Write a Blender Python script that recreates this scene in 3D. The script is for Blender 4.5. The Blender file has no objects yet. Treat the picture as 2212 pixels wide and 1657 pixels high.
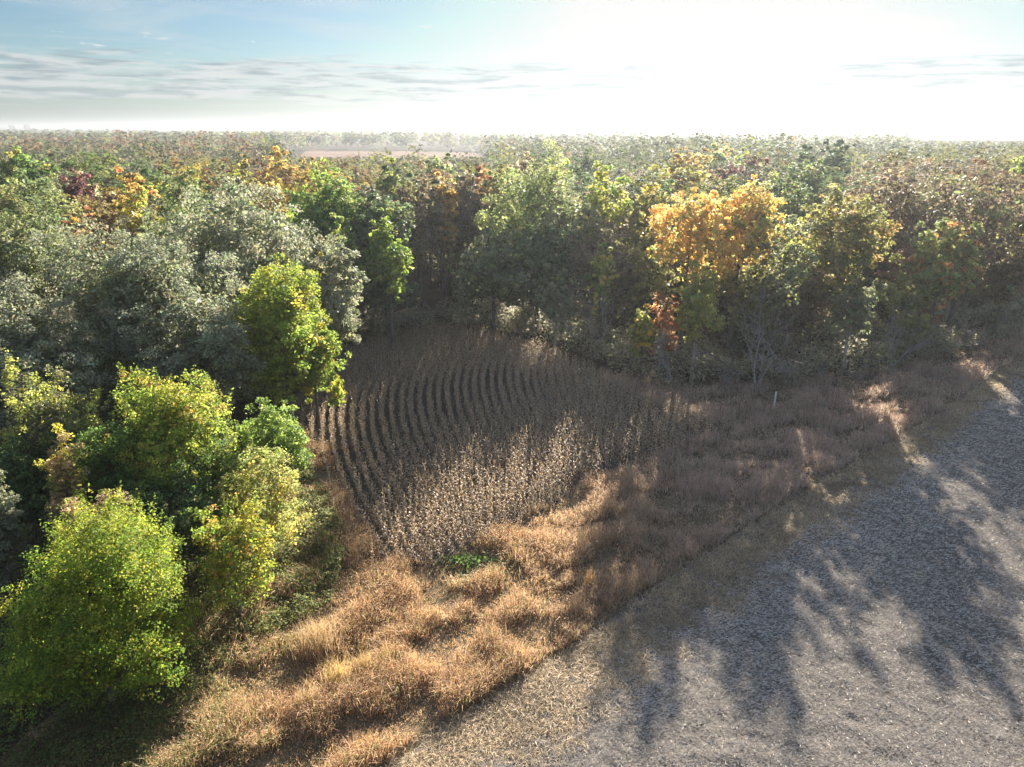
import bpy, math, random
import numpy as np
from mathutils import Matrix, Vector

rng = np.random.default_rng(11)
random.seed(11)
SC = bpy.context.scene
COL = SC.collection

# ------------------------------------------------------------------ camera
CAMH = 29.0
PITCH = math.radians(19.65)
FPX = 1536.0                     # focal length in pixels of a 2212 px wide picture
cam_d = bpy.data.cameras.new("camera")
cam = bpy.data.objects.new("camera", cam_d)
COL.objects.link(cam)
cam_d.sensor_width = 36.0
cam_d.lens = 36.0 * FPX / 2212.0
cam_d.clip_start = 0.5
cam_d.clip_end = 40000.0
cam.matrix_world = (Matrix.Translation((0, 0, CAMH)) @
                    Matrix.Rotation(math.pi / 2 - PITCH, 4, 'X') @
                    Matrix.Rotation(math.radians(0.22), 4, 'Z'))
SC.camera = cam

# ------------------------------------------------------------------ exposure
EXPO = 2.28
SC.view_settings.view_transform = 'Standard'
SC.view_settings.look = 'None'
SC.view_settings.gamma = 1.0
SC.view_settings.use_curve_mapping = False
SC.view_settings.exposure = EXPO
SC.cycles.max_bounces = 8
SC.cycles.diffuse_bounces = 6
SC.cycles.glossy_bounces = 2
SC.cycles.transmission_bounces = 5
SC.cycles.volume_bounces = 0
SC.cycles.transparent_max_bounces = 4
SC.cycles.use_denoising = True
SC.cycles.use_adaptive_sampling = False
SC.cycles.sample_clamp_indirect = 3.0
SC.cycles.sample_clamp_direct = 2.0

# ------------------------------------------------------------------ sun
SUN_EL = math.radians(19.8)
SUN_AZ = math.radians(15.0)      # from +Y towards +X
sun_dir = Vector((math.cos(SUN_EL) * math.sin(SUN_AZ), math.cos(SUN_EL) * math.cos(SUN_AZ), math.sin(SUN_EL)))
sl = bpy.data.lights.new("sun", 'SUN')
sl.energy = 5.0
sl.angle = math.radians(0.53)
sl.color = (1.0, 0.93, 0.82)
so = bpy.data.objects.new("sun", sl)
COL.objects.link(so)
so.rotation_euler = sun_dir.to_track_quat('Z', 'Y').to_euler()
so.location = (20, 80, 200)

# ------------------------------------------------------------------ node helper
class NT:
    def __init__(self, tree):
        self.t = tree
        self.t.nodes.clear()
    def n(self, typ, **kw):
        nd = self.t.nodes.new(typ)
        for k, v in kw.items():
            setattr(nd, k, v)
        return nd
    def link(self, a, b):
        self.t.links.new(a, b)
    def put(self, sock, v):
        if isinstance(v, bpy.types.NodeSocket):
            self.link(v, sock)
        else:
            sock.default_value = v
    def math(self, op, a, b=0.0, c=0.0, clamp=False):
        nd = self.n('ShaderNodeMath', operation=op, use_clamp=clamp)
        self.put(nd.inputs[0], a); self.put(nd.inputs[1], b); self.put(nd.inputs[2], c)
        return nd.outputs[0]
    def mix(self, f, a, b, blend='MIX'):
        nd = self.n('ShaderNodeMix', data_type='RGBA', blend_type=blend)
        self.put(nd.inputs[0], f); self.put(nd.inputs[6], a); self.put(nd.inputs[7], b)
        return nd.outputs[2]
    def ramp(self, x, a, b, lo=0.0, hi=1.0, interp='SMOOTHSTEP'):
        nd = self.n('ShaderNodeMapRange', interpolation_type=interp)
        self.put(nd.inputs[0], x)
        nd.inputs[1].default_value = a; nd.inputs[2].default_value = b
        nd.inputs[3].default_value = lo; nd.inputs[4].default_value = hi
        return nd.outputs[0]
    def noise(self, vec, scale, detail=4.0, rough=0.5, dist=0.0):
        nd = self.n('ShaderNodeTexNoise')
        if vec is not None:
            self.link(vec, nd.inputs['Vector'])
        nd.inputs['Scale'].default_value = scale
        nd.inputs['Detail'].default_value = detail
        nd.inputs['Roughness'].default_value = rough
        nd.inputs['Distortion'].default_value = dist
        return nd.outputs[0]

def rgba(c):
    return (c[0], c[1], c[2], 1.0)

# ------------------------------------------------------------------ sky
world = bpy.data.worlds.new("World")
SC.world = world
world.use_nodes = True
w = NT(world.node_tree)
sky = w.n('ShaderNodeTexSky', sky_type='NISHITA')
sky.sun_disc = False
sky.sun_elevation = SUN_EL
sky.sun_rotation = SUN_AZ
sky.altitude = 200
sky.air_density = 1.0
sky.dust_density = 0.5
sky.ozone_density = 2.0
tc = w.n('ShaderNodeTexCoord')
sep = w.n('ShaderNodeSeparateXYZ')
w.link(tc.outputs['Generated'], sep.inputs[0])
dx, dy, dz = sep.outputs
az = w.math('ARCTAN2', dx, dy)
# angle to the sun
dot = w.n('ShaderNodeVectorMath', operation='DOT_PRODUCT')
w.link(tc.outputs['Generated'], dot.inputs[0])
dot.inputs[1].default_value = sun_dir
ang = w.math('ARCCOSINE', dot.outputs['Value'])
SKYK = 0.10
def warm(v):
    return tuple(x / SKYK for x in v) + (1.0,)
# thin high cloud veil, streaks and a low stratus band, in the plane of the clouds
zc = w.math('ADD', w.math('MAXIMUM', dz, 0.0), 0.02)
cmb = w.n('ShaderNodeCombineXYZ')
w.put(cmb.inputs[0], w.math('DIVIDE', dx, zc)); w.put(cmb.inputs[1], w.math('DIVIDE', dy, zc)); cmb.inputs[2].default_value = 0.0
cmb2 = w.n('ShaderNodeCombineXYZ')
w.put(cmb2.inputs[0], w.math('MULTIPLY', az, 8.0)); w.put(cmb2.inputs[1], w.math('MULTIPLY', dz, 85.0)); cmb2.inputs[2].default_value = 3.7
el = w.math('ARCSINE', dz)
wisp = w.noise(cmb.outputs[0], 0.55, 6.0, 0.6, 0.8)
wisp_f = w.math('MULTIPLY', w.ramp(wisp, 0.42, 0.70), w.ramp(el, 0.06, 0.45, 0.40, 0.85))
band_n = w.noise(cmb2.outputs[0], 1.0, 7.0, 0.58, 0.5)
band_env = w.math('MULTIPLY', w.ramp(el, 0.012, 0.045), w.ramp(el, 0.070, 0.100, 1.0, 0.0))
band_f = w.math('MULTIPLY', w.ramp(w.math('ADD', band_n, w.math('MULTIPLY', band_env, 0.22)), 0.56, 0.72), band_env)
band_dark = w.ramp(w.noise(cmb2.outputs[0], 1.9, 5.0, 0.55, 0.3), 0.42, 0.66)
# glow of the hidden sun in thin cloud
glow1 = w.math('POWER', w.ramp(ang, 0.0, 0.95, 1.0, 0.0, 'LINEAR'), 3.0)
glow2 = w.ramp(w.math('ADD', ang, w.math('MULTIPLY', w.math('SUBTRACT', wisp, 0.5), 0.35)), 0.15, 0.31, 1.0, 0.0)
base = w.mix(1.0, sky.outputs[0], (0.122, 0.158, 0.182, 1.0), 'MULTIPLY')
up = w.ramp(el, 0.17, 1.1, 1.0, 5.0, 'LINEAR')
upc = w.n('ShaderNodeCombineXYZ')
w.put(upc.inputs[0], w.math('MULTIPLY', up, w.ramp(el, 0.17, 1.1, 1.0, 1.9, 'LINEAR'))); w.put(upc.inputs[1], w.math('MULTIPLY', up, w.ramp(el, 0.17, 1.1, 1.0, 1.12, 'LINEAR'))); w.put(upc.inputs[2], w.math('MULTIPLY', up, w.ramp(el, 0.17, 1.1, 1.0, 0.9, 'LINEAR')))
base = w.mix(1.0, base, upc.outputs[0], 'MULTIPLY')
CAP = 0.80 / 2 ** EXPO
base = w.mix(wisp_f, base, warm((0.64 / 2**EXPO, 0.71 / 2**EXPO, 0.74 / 2**EXPO)))
horizon = w.ramp(el, -0.01, 0.085, 0.8, 0.0)
base = w.mix(horizon, base, warm((0.30 / 2**EXPO, 0.37 / 2**EXPO, 0.39 / 2**EXPO)))
cloud_c = w.mix(band_dark, warm((0.68 / 2**EXPO, 0.71 / 2**EXPO, 0.72 / 2**EXPO)), warm((0.29 / 2**EXPO, 0.37 / 2**EXPO, 0.42 / 2**EXPO)))
base = w.mix(w.math('MULTIPLY', band_f, 0.85), base, cloud_c)
cmb3 = w.n('ShaderNodeCombineXYZ')
w.put(cmb3.inputs[0], w.math('MULTIPLY', az, 22.0)); w.put(cmb3.inputs[1], w.math('MULTIPLY', dz, 120.0)); cmb3.inputs[2].default_value = 1.3
puff = w.math('MULTIPLY', w.ramp(w.noise(cmb3.outputs[0], 1.0, 5.0, 0.55, 0.3), 0.64, 0.74), w.math('MULTIPLY', w.ramp(el, 0.075, 0.09), w.ramp(el, 0.115, 0.13, 1.0, 0.0)))
base = w.mix(w.math('MULTIPLY', puff, 0.8), base, warm((0.82 / 2**EXPO, 0.84 / 2**EXPO, 0.84 / 2**EXPO)))
base = w.mix(w.math('ADD', w.math('MULTIPLY', glow1, 0.35), glow2, clamp=True), base, warm((CAP * 1.15, CAP * 1.15, CAP * 1.13)))
capn = w.n('ShaderNodeVectorMath', operation='MINIMUM')
w.link(base, capn.inputs[0]); capn.inputs[1].default_value = warm((CAP, CAP, CAP * 0.995))[:3]
bg = w.n('ShaderNodeBackground')
w.link(capn.outputs[0], bg.inputs[0]); bg.inputs[1].default_value = SKYK
wo = w.n('ShaderNodeOutputWorld')
w.link(bg.outputs[0], wo.inputs[0])

# ------------------------------------------------------------------ picture helpers (used to survey where things stand)
def ground(u, v, z=0.0):
    a = (u - 1106) / FPX; b = -(v - 828.5) / FPX
    d = (a, math.cos(PITCH) + b * math.sin(PITCH), -math.sin(PITCH) + b * math.cos(PITCH))
    t = (z - CAMH) / d[2]
    return d[0] * t, d[1] * t
def depth_at(Y, z):
    return (CAMH - z) * math.sin(PITCH) + Y * math.cos(PITCH)
def height_at(v, Y):
    return CAMH - Y * math.tan(PITCH + math.atan((v - 828.5) / FPX))

def vnoise(x, y, s, seed=0):
    """smooth value noise in 0..1"""
    x = np.asarray(x, float) / s + 1000.3 + seed * 17.1; y = np.asarray(y, float) / s + 1000.7 + seed * 31.7
    xi = np.floor(x).astype(np.int64); yi = np.floor(y).astype(np.int64)
    fx = x - xi; fy = y - yi
    fx = fx * fx * (3 - 2 * fx); fy = fy * fy * (3 - 2 * fy)
    def h(a, b):
        n = (a * 374761393 + b * 668265263 + seed * 982451653) & 0x7fffffff
        n = ((n ^ (n >> 13)) * 1274126177) & 0x7fffffff
        return ((n ^ (n >> 16)) & 0xffff) / 65535.0
    return (h(xi, yi) * (1 - fx) + h(xi + 1, yi) * fx) * (1 - fy) + (h(xi, yi + 1) * (1 - fx) + h(xi + 1, yi + 1) * fx) * fy
def fbm(x, y, s, seed=0):
    return 0.55 * vnoise(x, y, s, seed) + 0.28 * vnoise(x, y, s / 2.1, seed + 5) + 0.17 * vnoise(x, y, s / 4.3, seed + 9)
def inside(x, y, poly):
    x = np.asarray(x); y = np.asarray(y)
    r = np.zeros(x.shape, bool)
    n = len(poly)
    for i in range(n):
        x0, y0 = poly[i]; x1, y1 = poly[(i + 1) % n]
        c = ((y0 > y) != (y1 > y))
        with np.errstate(divide='ignore', invalid='ignore'):
            xs = (x1 - x0) * (y - y0) / (y1 - y0 + 1e-12) + x0
        r ^= c & (x < xs)
    return r
def poly_dist(x, y, poly, closed=True):
    x = np.asarray(x, float); y = np.asarray(y, float)
    best = np.full(x.shape, 1e9)
    n = len(poly)
    for i in range(n if closed else n - 1):
        x0, y0 = poly[i]; x1, y1 = poly[(i + 1) % n]
        ex, ey = x1 - x0, y1 - y0
        t = np.clip(((x - x0) * ex + (y - y0) * ey) / (ex * ex + ey * ey + 1e-9), 0, 1)
        best = np.minimum(best, np.hypot(x - x0 - t * ex, y - y0 - t * ey))
    return best

# ------------------------------------------------------------------ mesh helpers
def make_mesh(name, V, faces, mat, cols=None, smooth=False):
    """faces: list of (n,k) index arrays; cols: per-face colours (n,3)"""
    me = bpy.data.meshes.new(name)
    V = np.ascontiguousarray(V, np.float32)
    me.vertices.add(len(V))
    me.vertices.foreach_set('co', V.ravel())
    loops = np.concatenate([np.asarray(f, np.int32).ravel() for f in faces])
    tot = np.concatenate([np.full(len(f), np.asarray(f).shape[1], np.int32) for f in faces])
    start = np.concatenate([[0], np.cumsum(tot)[:-1]]).astype(np.int32)
    me.loops.add(len(loops)); me.loops.foreach_set('vertex_index', loops)
    me.polygons.add(len(tot)); me.polygons.foreach_set('loop_start', start)
    if smooth:
        me.polygons.foreach_set('use_smooth', np.ones(len(tot), bool))
    if cols is not None:
        at = me.attributes.new('Col', 'FLOAT_COLOR', 'FACE')
        c4 = np.ones((len(tot), 4), np.float32); c4[:, :3] = cols
        at.data.foreach_set('color', c4.ravel())
    me.update(calc_edges=True)
    if mat is not None:
        me.materials.append(mat)
    return me
def obj(name, me, parent=None, loc=None):
    o = bpy.data.objects.new(name, me)
    COL.objects.link(o)
    if parent is not None:
        o.parent = parent
    if loc is not None:
        o.location = loc
    return o
def tag(o, label=None, cat=None, group=None, kind=None):
    if label: o['label'] = label
    if cat: o['category'] = cat
    if group: o['group'] = group
    if kind: o['kind'] = kind
    return o

class Tubes:
    """collects tapered tubes into one mesh"""
    def __init__(self):
        self.v = []; self.f = []; self.n = 0
    def add(self, pts, rad, sides=5):
        pts = np.asarray(pts, float); m = len(pts)
        d = np.gradient(pts, axis=0)
        d /= np.linalg.norm(d, axis=1)[:, None] + 1e-9
        ref = np.array([0.0, 0.0, 1.0]) if abs(d[0, 2]) < 0.8 else np.array([1.0, 0.0, 0.0])
        a = np.cross(d, ref); a /= np.linalg.norm(a, axis=1)[:, None] + 1e-9
        b = np.cross(d, a)
        th = np.arange(sides) * 2 * math.pi / sides
        r = np.asarray(rad, float)[:, None, None]
        ring = pts[:, None, :] + r * (np.cos(th)[None, :, None] * a[:, None, :] + np.sin(th)[None, :, None] * b[:, None, :])
        self.v.append(ring.reshape(-1, 3))
        i = np.arange(m - 1)[:, None] * sides; j = np.arange(sides)[None, :]; k = (j + 1) % sides
        q = np.stack([i + j, i + k, i + sides + k, i + sides + j], -1).reshape(-1, 4) + self.n
        self.f.append(q); self.n += m * sides
    def mesh(self, name, mat, smooth=True):
        return make_mesh(name, np.concatenate(self.v), [np.concatenate(self.f)], mat, smooth=smooth)

def unit(v):
    return v / (np.linalg.norm(v, axis=-1, keepdims=True) + 1e-9)
def bez(p0, p1, p2, n):
    t = np.linspace(0, 1, n)[:, None]
    return (1 - t) ** 2 * p0 + 2 * t * (1 - t) * p1 + t ** 2 * p2

# ------------------------------------------------------------------ materials
def leaf_material(name, trans=0.5, rough=0.6, spec=0.16, tgain=1.4):
    m = bpy.data.materials.new(name); m.use_nodes = True
    t = NT(m.node_tree)
    at = t.n('ShaderNodeAttribute', attribute_name='Col')
    oi = t.n('ShaderNodeObjectInfo')
    c = t.mix(1.0, at.outputs['Color'], oi.outputs['Color'], 'MULTIPLY')
    p = t.n('ShaderNodeBsdfPrincipled')
    t.link(c, p.inputs['Base Color']); p.inputs['Roughness'].default_value = rough
    p.inputs['Specular IOR Level'].default_value = spec
    tr = t.n('ShaderNodeBsdfTranslucent')
    t.link(t.mix(1.0, c, (tgain, tgain, tgain * 0.85, 1), 'MULTIPLY'), tr.inputs['Color'])
    ms = t.n('ShaderNodeMixShader'); ms.inputs[0].default_value = trans
    t.link(p.outputs[0], ms.inputs[1]); t.link(tr.outputs[0], ms.inputs[2])
    o = t.n('ShaderNodeOutputMaterial'); t.link(ms.outputs[0], o.inputs[0])
    return m
LEAF = leaf_material('leaf')
OAKLEAF = leaf_material('oak_leaf', 0.38, 0.6, 0.16, 1.3)
FARLEAF = leaf_material('far_leaf', 0.45, 0.7, 0.08, 1.35)
STRAW = leaf_material('dry_blade', 0.40, 0.6, 0.25, 1.15)
STUBBLE = leaf_material('stubble_straw', 0.2, 0.7, 0.08, 1.0)

def bark_material(name, c1, c2, scale=6.0):
    m = bpy.data.materials.new(name); m.use_nodes = True
    t = NT(m.node_tree)
    g = t.n('ShaderNodeTexCoord')
    mp = t.n('ShaderNodeMapping'); t.link(g.outputs['Object'], mp.inputs[0]); mp.inputs['Scale'].default_value = (1, 1, 0.25)
    n = t.noise(mp.outputs[0], scale, 5, 0.6)
    c = t.mix(t.ramp(n, 0.35, 0.65), rgba(c1), rgba(c2))
    p = t.n('ShaderNodeBsdfPrincipled'); t.link(c, p.inputs['Base Color']); p.inputs['Roughness'].default_value = 0.85
    p.inputs['Specular IOR Level'].default_value = 0.2
    b = t.n('ShaderNodeBump'); b.inputs['Strength'].default_value = 0.6; b.inputs['Distance'].default_value = 0.03
    t.link(n, b.inputs['Height']); t.link(b.outputs[0], p.inputs['Normal'])
    o = t.n('ShaderNodeOutputMaterial'); t.link(p.outputs[0], o.inputs[0])
    return m
BARK = bark_material('bark', (0.07, 0.06, 0.05), (0.16, 0.14, 0.12))
GREYBARK = bark_material('grey_bark', (0.21, 0.195, 0.185), (0.38, 0.355, 0.335))

def earth_material(name, cols, scales, bump=0.05, rough=0.95):
    """cols: list of three colours mixed by world-space noise"""
    m = bpy.data.materials.new(name); m.use_nodes = True
    t = NT(m.node_tree)
    g = t.n('ShaderNodeNewGeometry')
    n1 = t.noise(g.outputs['Position'], scales[0], 6, 0.6)
    n2 = t.noise(g.outputs['Position'], scales[1], 5, 0.65)
    c = t.mix(t.ramp(n1, 0.38, 0.62), rgba(cols[0]), rgba(cols[1]))
    c = t.mix(t.math('MULTIPLY', t.ramp(n2, 0.45, 0.7), 0.8), c, rgba(cols[2]))
    p = t.n('ShaderNodeBsdfPrincipled'); t.link(c, p.inputs['Base Color']); p.inputs['Roughness'].default_value = rough
    p.inputs['Specular IOR Level'].default_value = 0.0
    b = t.n('ShaderNodeBump'); b.inputs['Strength'].default_value = 0.8; b.inputs['Distance'].default_value = bump
    t.link(n2, b.inputs['Height']); t.link(b.outputs[0], p.inputs['Normal'])
    o = t.n('ShaderNodeOutputMaterial'); t.link(p.outputs[0], o.inputs[0])
    return m
LITTER = earth_material('leaf_litter', ((0.05, 0.04, 0.028), (0.085, 0.06, 0.04), (0.05, 0.055, 0.03)), (0.12, 2.0))
MEADOW = earth_material('dead_grass_ground', ((0.11, 0.08, 0.05), (0.17, 0.125, 0.08), (0.07, 0.075, 0.035)), (0.35, 3.0))
CORNSOIL = earth_material('corn_soil', ((0.055, 0.049, 0.042), (0.075, 0.066, 0.055), (0.14, 0.12, 0.09)), (0.5, 6.0))
SOIL = earth_material('field_soil', ((0.09, 0.079, 0.07), (0.13, 0.114, 0.10), (0.30, 0.262, 0.228)), (0.8, 9.0), 0.08)
STRIP = earth_material('cut_grass_ground', ((0.11, 0.093, 0.078), (0.155, 0.13, 0.108), (0.28, 0.235, 0.185)), (0.8, 8.0))
FARFIELD = earth_material('far_field_stubble', ((0.20, 0.135, 0.10), (0.24, 0.165, 0.125), (0.17, 0.125, 0.09)), (0.004, 0.03))

def plain(name, c, rough=0.5, spec=0.4):
    m = bpy.data.materials.new(name); m.use_nodes = True
    t = NT(m.node_tree)
    g = t.n('ShaderNodeTexCoord')
    n = t.noise(g.outputs['Object'], 9.0, 4, 0.6)
    p = t.n('ShaderNodeBsdfPrincipled')
    t.link(t.mix(t.ramp(n, 0.3, 0.7), rgba([x * 0.88 for x in c]), rgba(c)), p.inputs['Base Color'])
    p.inputs['Roughness'].default_value = rough; p.inputs['Specular IOR Level'].default_value = spec
    o = t.n('ShaderNodeOutputMaterial'); t.link(p.outputs[0], o.inputs[0])
    return m

# ------------------------------------------------------------------ plan of the place (metres, camera above the origin)
EDGE = [(-16.0, 17.0), (-8.5, 23.8), (-5.2, 27.4), (3.7, 34.9), (9.1, 40.4), (17.7, 48.0), (26.5, 55.7), (36.0, 63.5), (47.9, 73.4), (70.9, 94.3), (110, 128), (170, 178)]
FIELD_EDGE = [(-13.0, 16.0), (-4.3, 23.8), (-1.9, 26.1), (2.6, 29.6), (6.2, 33.3), (11.2, 37.7), (18.6, 44.6), (27.2, 52.2), (37.4, 61.2), (51.9, 74.2), (73.0, 93.6), (112, 127.5), (172, 177.5)]
CORN = [(-9.5, 42.4), (-12.7, 48.3), (-15.9, 55.5), (-18.4, 62.0), (-23.5, 66.5), (-25, 82.4), (-19.9, 98.2), (-11.7, 104.8), (-3.8, 102.1), (5.9, 92.4), (12.8, 80.6), (18.6, 73.0), (23.2, 68.0), (17.2, 62.3), (8.7, 56.9), (3.5, 51.3), (-0.9, 46.2), (-5.3, 42.5)]
GRASS_POLY = [(-26, 18), (-24, 28), (-20.5, 36), (-18, 43), (-18.5, 52), (-19.5, 61), (-22, 66), (-19, 64), (8, 60), (17, 70), (11, 84), (22, 81.5), (33, 81), (44, 85), (58, 94), (72, 106), (108, 140), (110, 128)] + [p for p in reversed(EDGE[1:10])] + [(-16, 17)]

def smooth_line(pts, n):
    pts = np.array(pts, float)
    t = np.concatenate([[0], np.cumsum(np.hypot(*np.diff(pts, axis=0).T))])
    s = np.linspace(0, t[-1], n)
    x = np.interp(s, t, pts[:, 0]); y = np.interp(s, t, pts[:, 1])
    k = np.hanning(9); k /= k.sum()
    xp = np.convolve(np.pad(x, 4, mode='edge'), k, 'valid'); yp = np.convolve(np.pad(y, 4, mode='edge'), k, 'valid')
    return np.stack([xp, yp], 1)

# ------------------------------------------------------------------ ground sheet reaching the horizon
def axis(lim, fine, first):
    a = [0.0]; st = first
    while a[-1] < lim:
        if a[-1] > fine: st *= 1.35
        a.append(min(a[-1] + st, lim))
    return a
xs = axis(11800, 130, 2.5); xs = np.array([-v for v in reversed(xs[1:])] + xs)
ys = axis(11800, 190, 2.5); yb = axis(1500, 10, 4.0); ys = np.array([-v for v in reversed(yb[1:])] + ys)
X, Y = np.meshgrid(xs, ys)
near = np.clip(1 - np.hypot(X, Y - 60) / 260, 0, 1)
Z = -0.30 + 0.14 * (fbm(X, Y, 9, 2) - 0.5) * near
nx, ny = len(xs), len(ys)
I = (np.arange(ny - 1)[:, None] * nx + np.arange(nx - 1)[None, :]).ravel()
o = obj('ground', make_mesh('ground', np.stack([X, Y, Z], -1).reshape(-1, 3), [np.stack([I, I + 1, I + nx + 1, I + nx], 1)], LITTER, smooth=True))
tag(o, kind='structure')

def patch(name, poly, mat, step, z0, amp, seed, feather=2.0):
    """a hummocky sheet over a polygon, sinking at its rim"""
    P = np.array(poly)
    gx = np.arange(P[:, 0].min() - 1, P[:, 0].max() + 1, step); gy = np.arange(P[:, 1].min() - 1, P[:, 1].max() + 1, step)
    X, Y = np.meshgrid(gx, gy)
    d = poly_dist(X, Y, poly); ins = inside(X, Y, poly)
    sd = np.where(ins, d, -d)
    Z = z0 + amp * (fbm(X, Y, 2.2, seed) - 0.5) - 0.5 * np.clip(-(sd - 0.2) / feather, 0, 1)
    nx = len(gx)
    I = (np.arange(len(gy) - 1)[:, None] * nx + np.arange(nx - 1)[None, :])
    keep = (sd[:-1, :-1] > -feather) & (sd[1:, 1:] > -feather) & (sd[:-1, 1:] > -feather) & (sd[1:, :-1] > -feather)
    I = I[keep]
    F = np.stack([I, I + 1, I + nx + 1, I + nx], 1)
    used = np.unique(F); rem = np.zeros(X.size, np.int64); rem[used] = np.arange(len(used))
    o = obj(name, make_mesh(name, np.stack([X, Y, Z], -1).reshape(-1, 3)[used], [rem[F]], mat, smooth=True))
    return tag(o, kind='structure')
patch('meadow_ground', GRASS_POLY, MEADOW, 0.6, -0.02, 0.16, 4)
patch('corn_soil', CORN, CORNSOIL, 0.5, 0.02, 0.08, 8, 1.2)

# cut strip and harvested field, both laid out along the field edge
def ribbon(name, A, B, tt, mat, zf):
    n = len(A); nt = len(tt)
    P = A[:, None, :] * (1 - tt)[None, :, None] + B[:, None, :] * tt[None, :, None]
    z = zf(P[..., 0], P[..., 1], tt[None, :] + 0 * P[..., 0])
    V = np.concatenate([P, z[..., None]], -1).reshape(-1, 3)
    I = (np.arange(n - 1)[:, None] * nt + np.arange(nt - 1)[None, :]).ravel()
    o = obj(name, make_mesh(name, V, [np.stack([I, I + nt, I + nt + 1, I + 1], 1)], mat, smooth=True))
    return tag(o, kind='structure')
eA = smooth_line(EDGE, 420); fA = smooth_line(FIELD_EDGE, 420)
nrm = np.stack([np.full(420, 0.645), np.full(420, -0.764)], 1)
def wob(P, a, seed):
    return P + nrm * ((fbm(P[:, 0], P[:, 1], 2.6, seed) - 0.5) * a)[:, None]
ribbon('cut_grass_strip', wob(eA, 0.8, 21) - nrm * 0.3, fA + nrm * 2.4, np.linspace(0, 1, 18), STRIP,
       lambda x, y, t: 0.03 + 0.09 * (fbm(x, y, 1.3, 6) - 0.5) - 0.16 * np.exp(-((t - 0.06) / 0.07) ** 2) - 0.1 * (t > 0.95))
def clods(x, y):
    return 0.15 * (vnoise(x, y, 0.42, 7) - 0.5) + 0.10 * (vnoise(x, y, 1.1, 17) - 0.5)
sel = np.unique(np.concatenate([np.linspace(0, 1, 400) ** 1.0 * 0.46, np.linspace(0.46, 1, 60)]))
fl = smooth_line(FIELD_EDGE, 1200)
fieldA = fl[(sel * 1199).astype(int)]
fieldA = fieldA + np.array([0.645, -0.764]) * ((fbm(fieldA[:, 0], fieldA[:, 1], 5.5, 22) - 0.52) * 3.4 + (fbm(fieldA[:, 0], fieldA[:, 1], 1.2, 23) - 0.5) * 1.2)[:, None]
fieldB = fl[(sel * 1199).astype(int)] + np.array([0.645, -0.764]) * 95 + np.array([30.0, -10])
ftt = np.concatenate([np.linspace(0, 0.42, 150), np.linspace(0.42, 1, 25)[1:]])
ribbon('harvested_field', fieldA, fieldB, ftt, SOIL,
       lambda x, y, t: 0.065 + clods(x, y) - 0.12 * np.exp(-t * 300))

# distant harvested fields
def flat_field(name, px, z=0.25):
    pts = [ground(u, v, z) for u, v in px]
    V = [(x, y, z) for x, y in pts]
    return tag(obj(name, make_mesh(name, np.array(V), [np.array([list(range(len(V)))])], FARFIELD)), kind='structure')
flat_field('distant_field', [(630, 354), (1060, 354), (1040, 331), (955, 328), (800, 326.8), (660, 326.4)])
flat_field('distant_field', [(1880, 303), (2420, 306), (2420, 293.6), (1990, 294.5)])
FARF = [[ground(u, v) for u, v in [(640, 352), (1050, 352), (1035, 330), (950, 327.5), (800, 326.6), (660, 326.0)]],
        [ground(u, v) for u, v in [(1860, 305), (2440, 308), (2440, 292.6), (1970, 293.4)]]]

# ------------------------------------------------------------------ leaves
def leaf_quads(P, L, outward, up=0.35, ratio=0.6, rnd=0.9, r=rng):
    n = len(P)
    nm = unit(outward * 0.5 + np.array([0, 0, up]) + r.normal(0, 1, (n, 3)) * rnd * 0.6)
    a = unit(np.cross(nm, r.normal(0, 1, (n, 3))))
    b = np.cross(nm, a)
    L = (L * r.uniform(0.65, 1.35, n))[:, None]
    bend = nm * L * r.uniform(-0.12, 0.16, n)[:, None]
    V = np.stack([P + a * L * 0.5, P + b * L * 0.5 * ratio + bend, P - a * L * 0.5, P - b * L * 0.5 * ratio + bend], 1)
    return V.reshape(-1, 3)
def quads_index(n):
    return np.arange(n * 4).reshape(n, 4)

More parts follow.
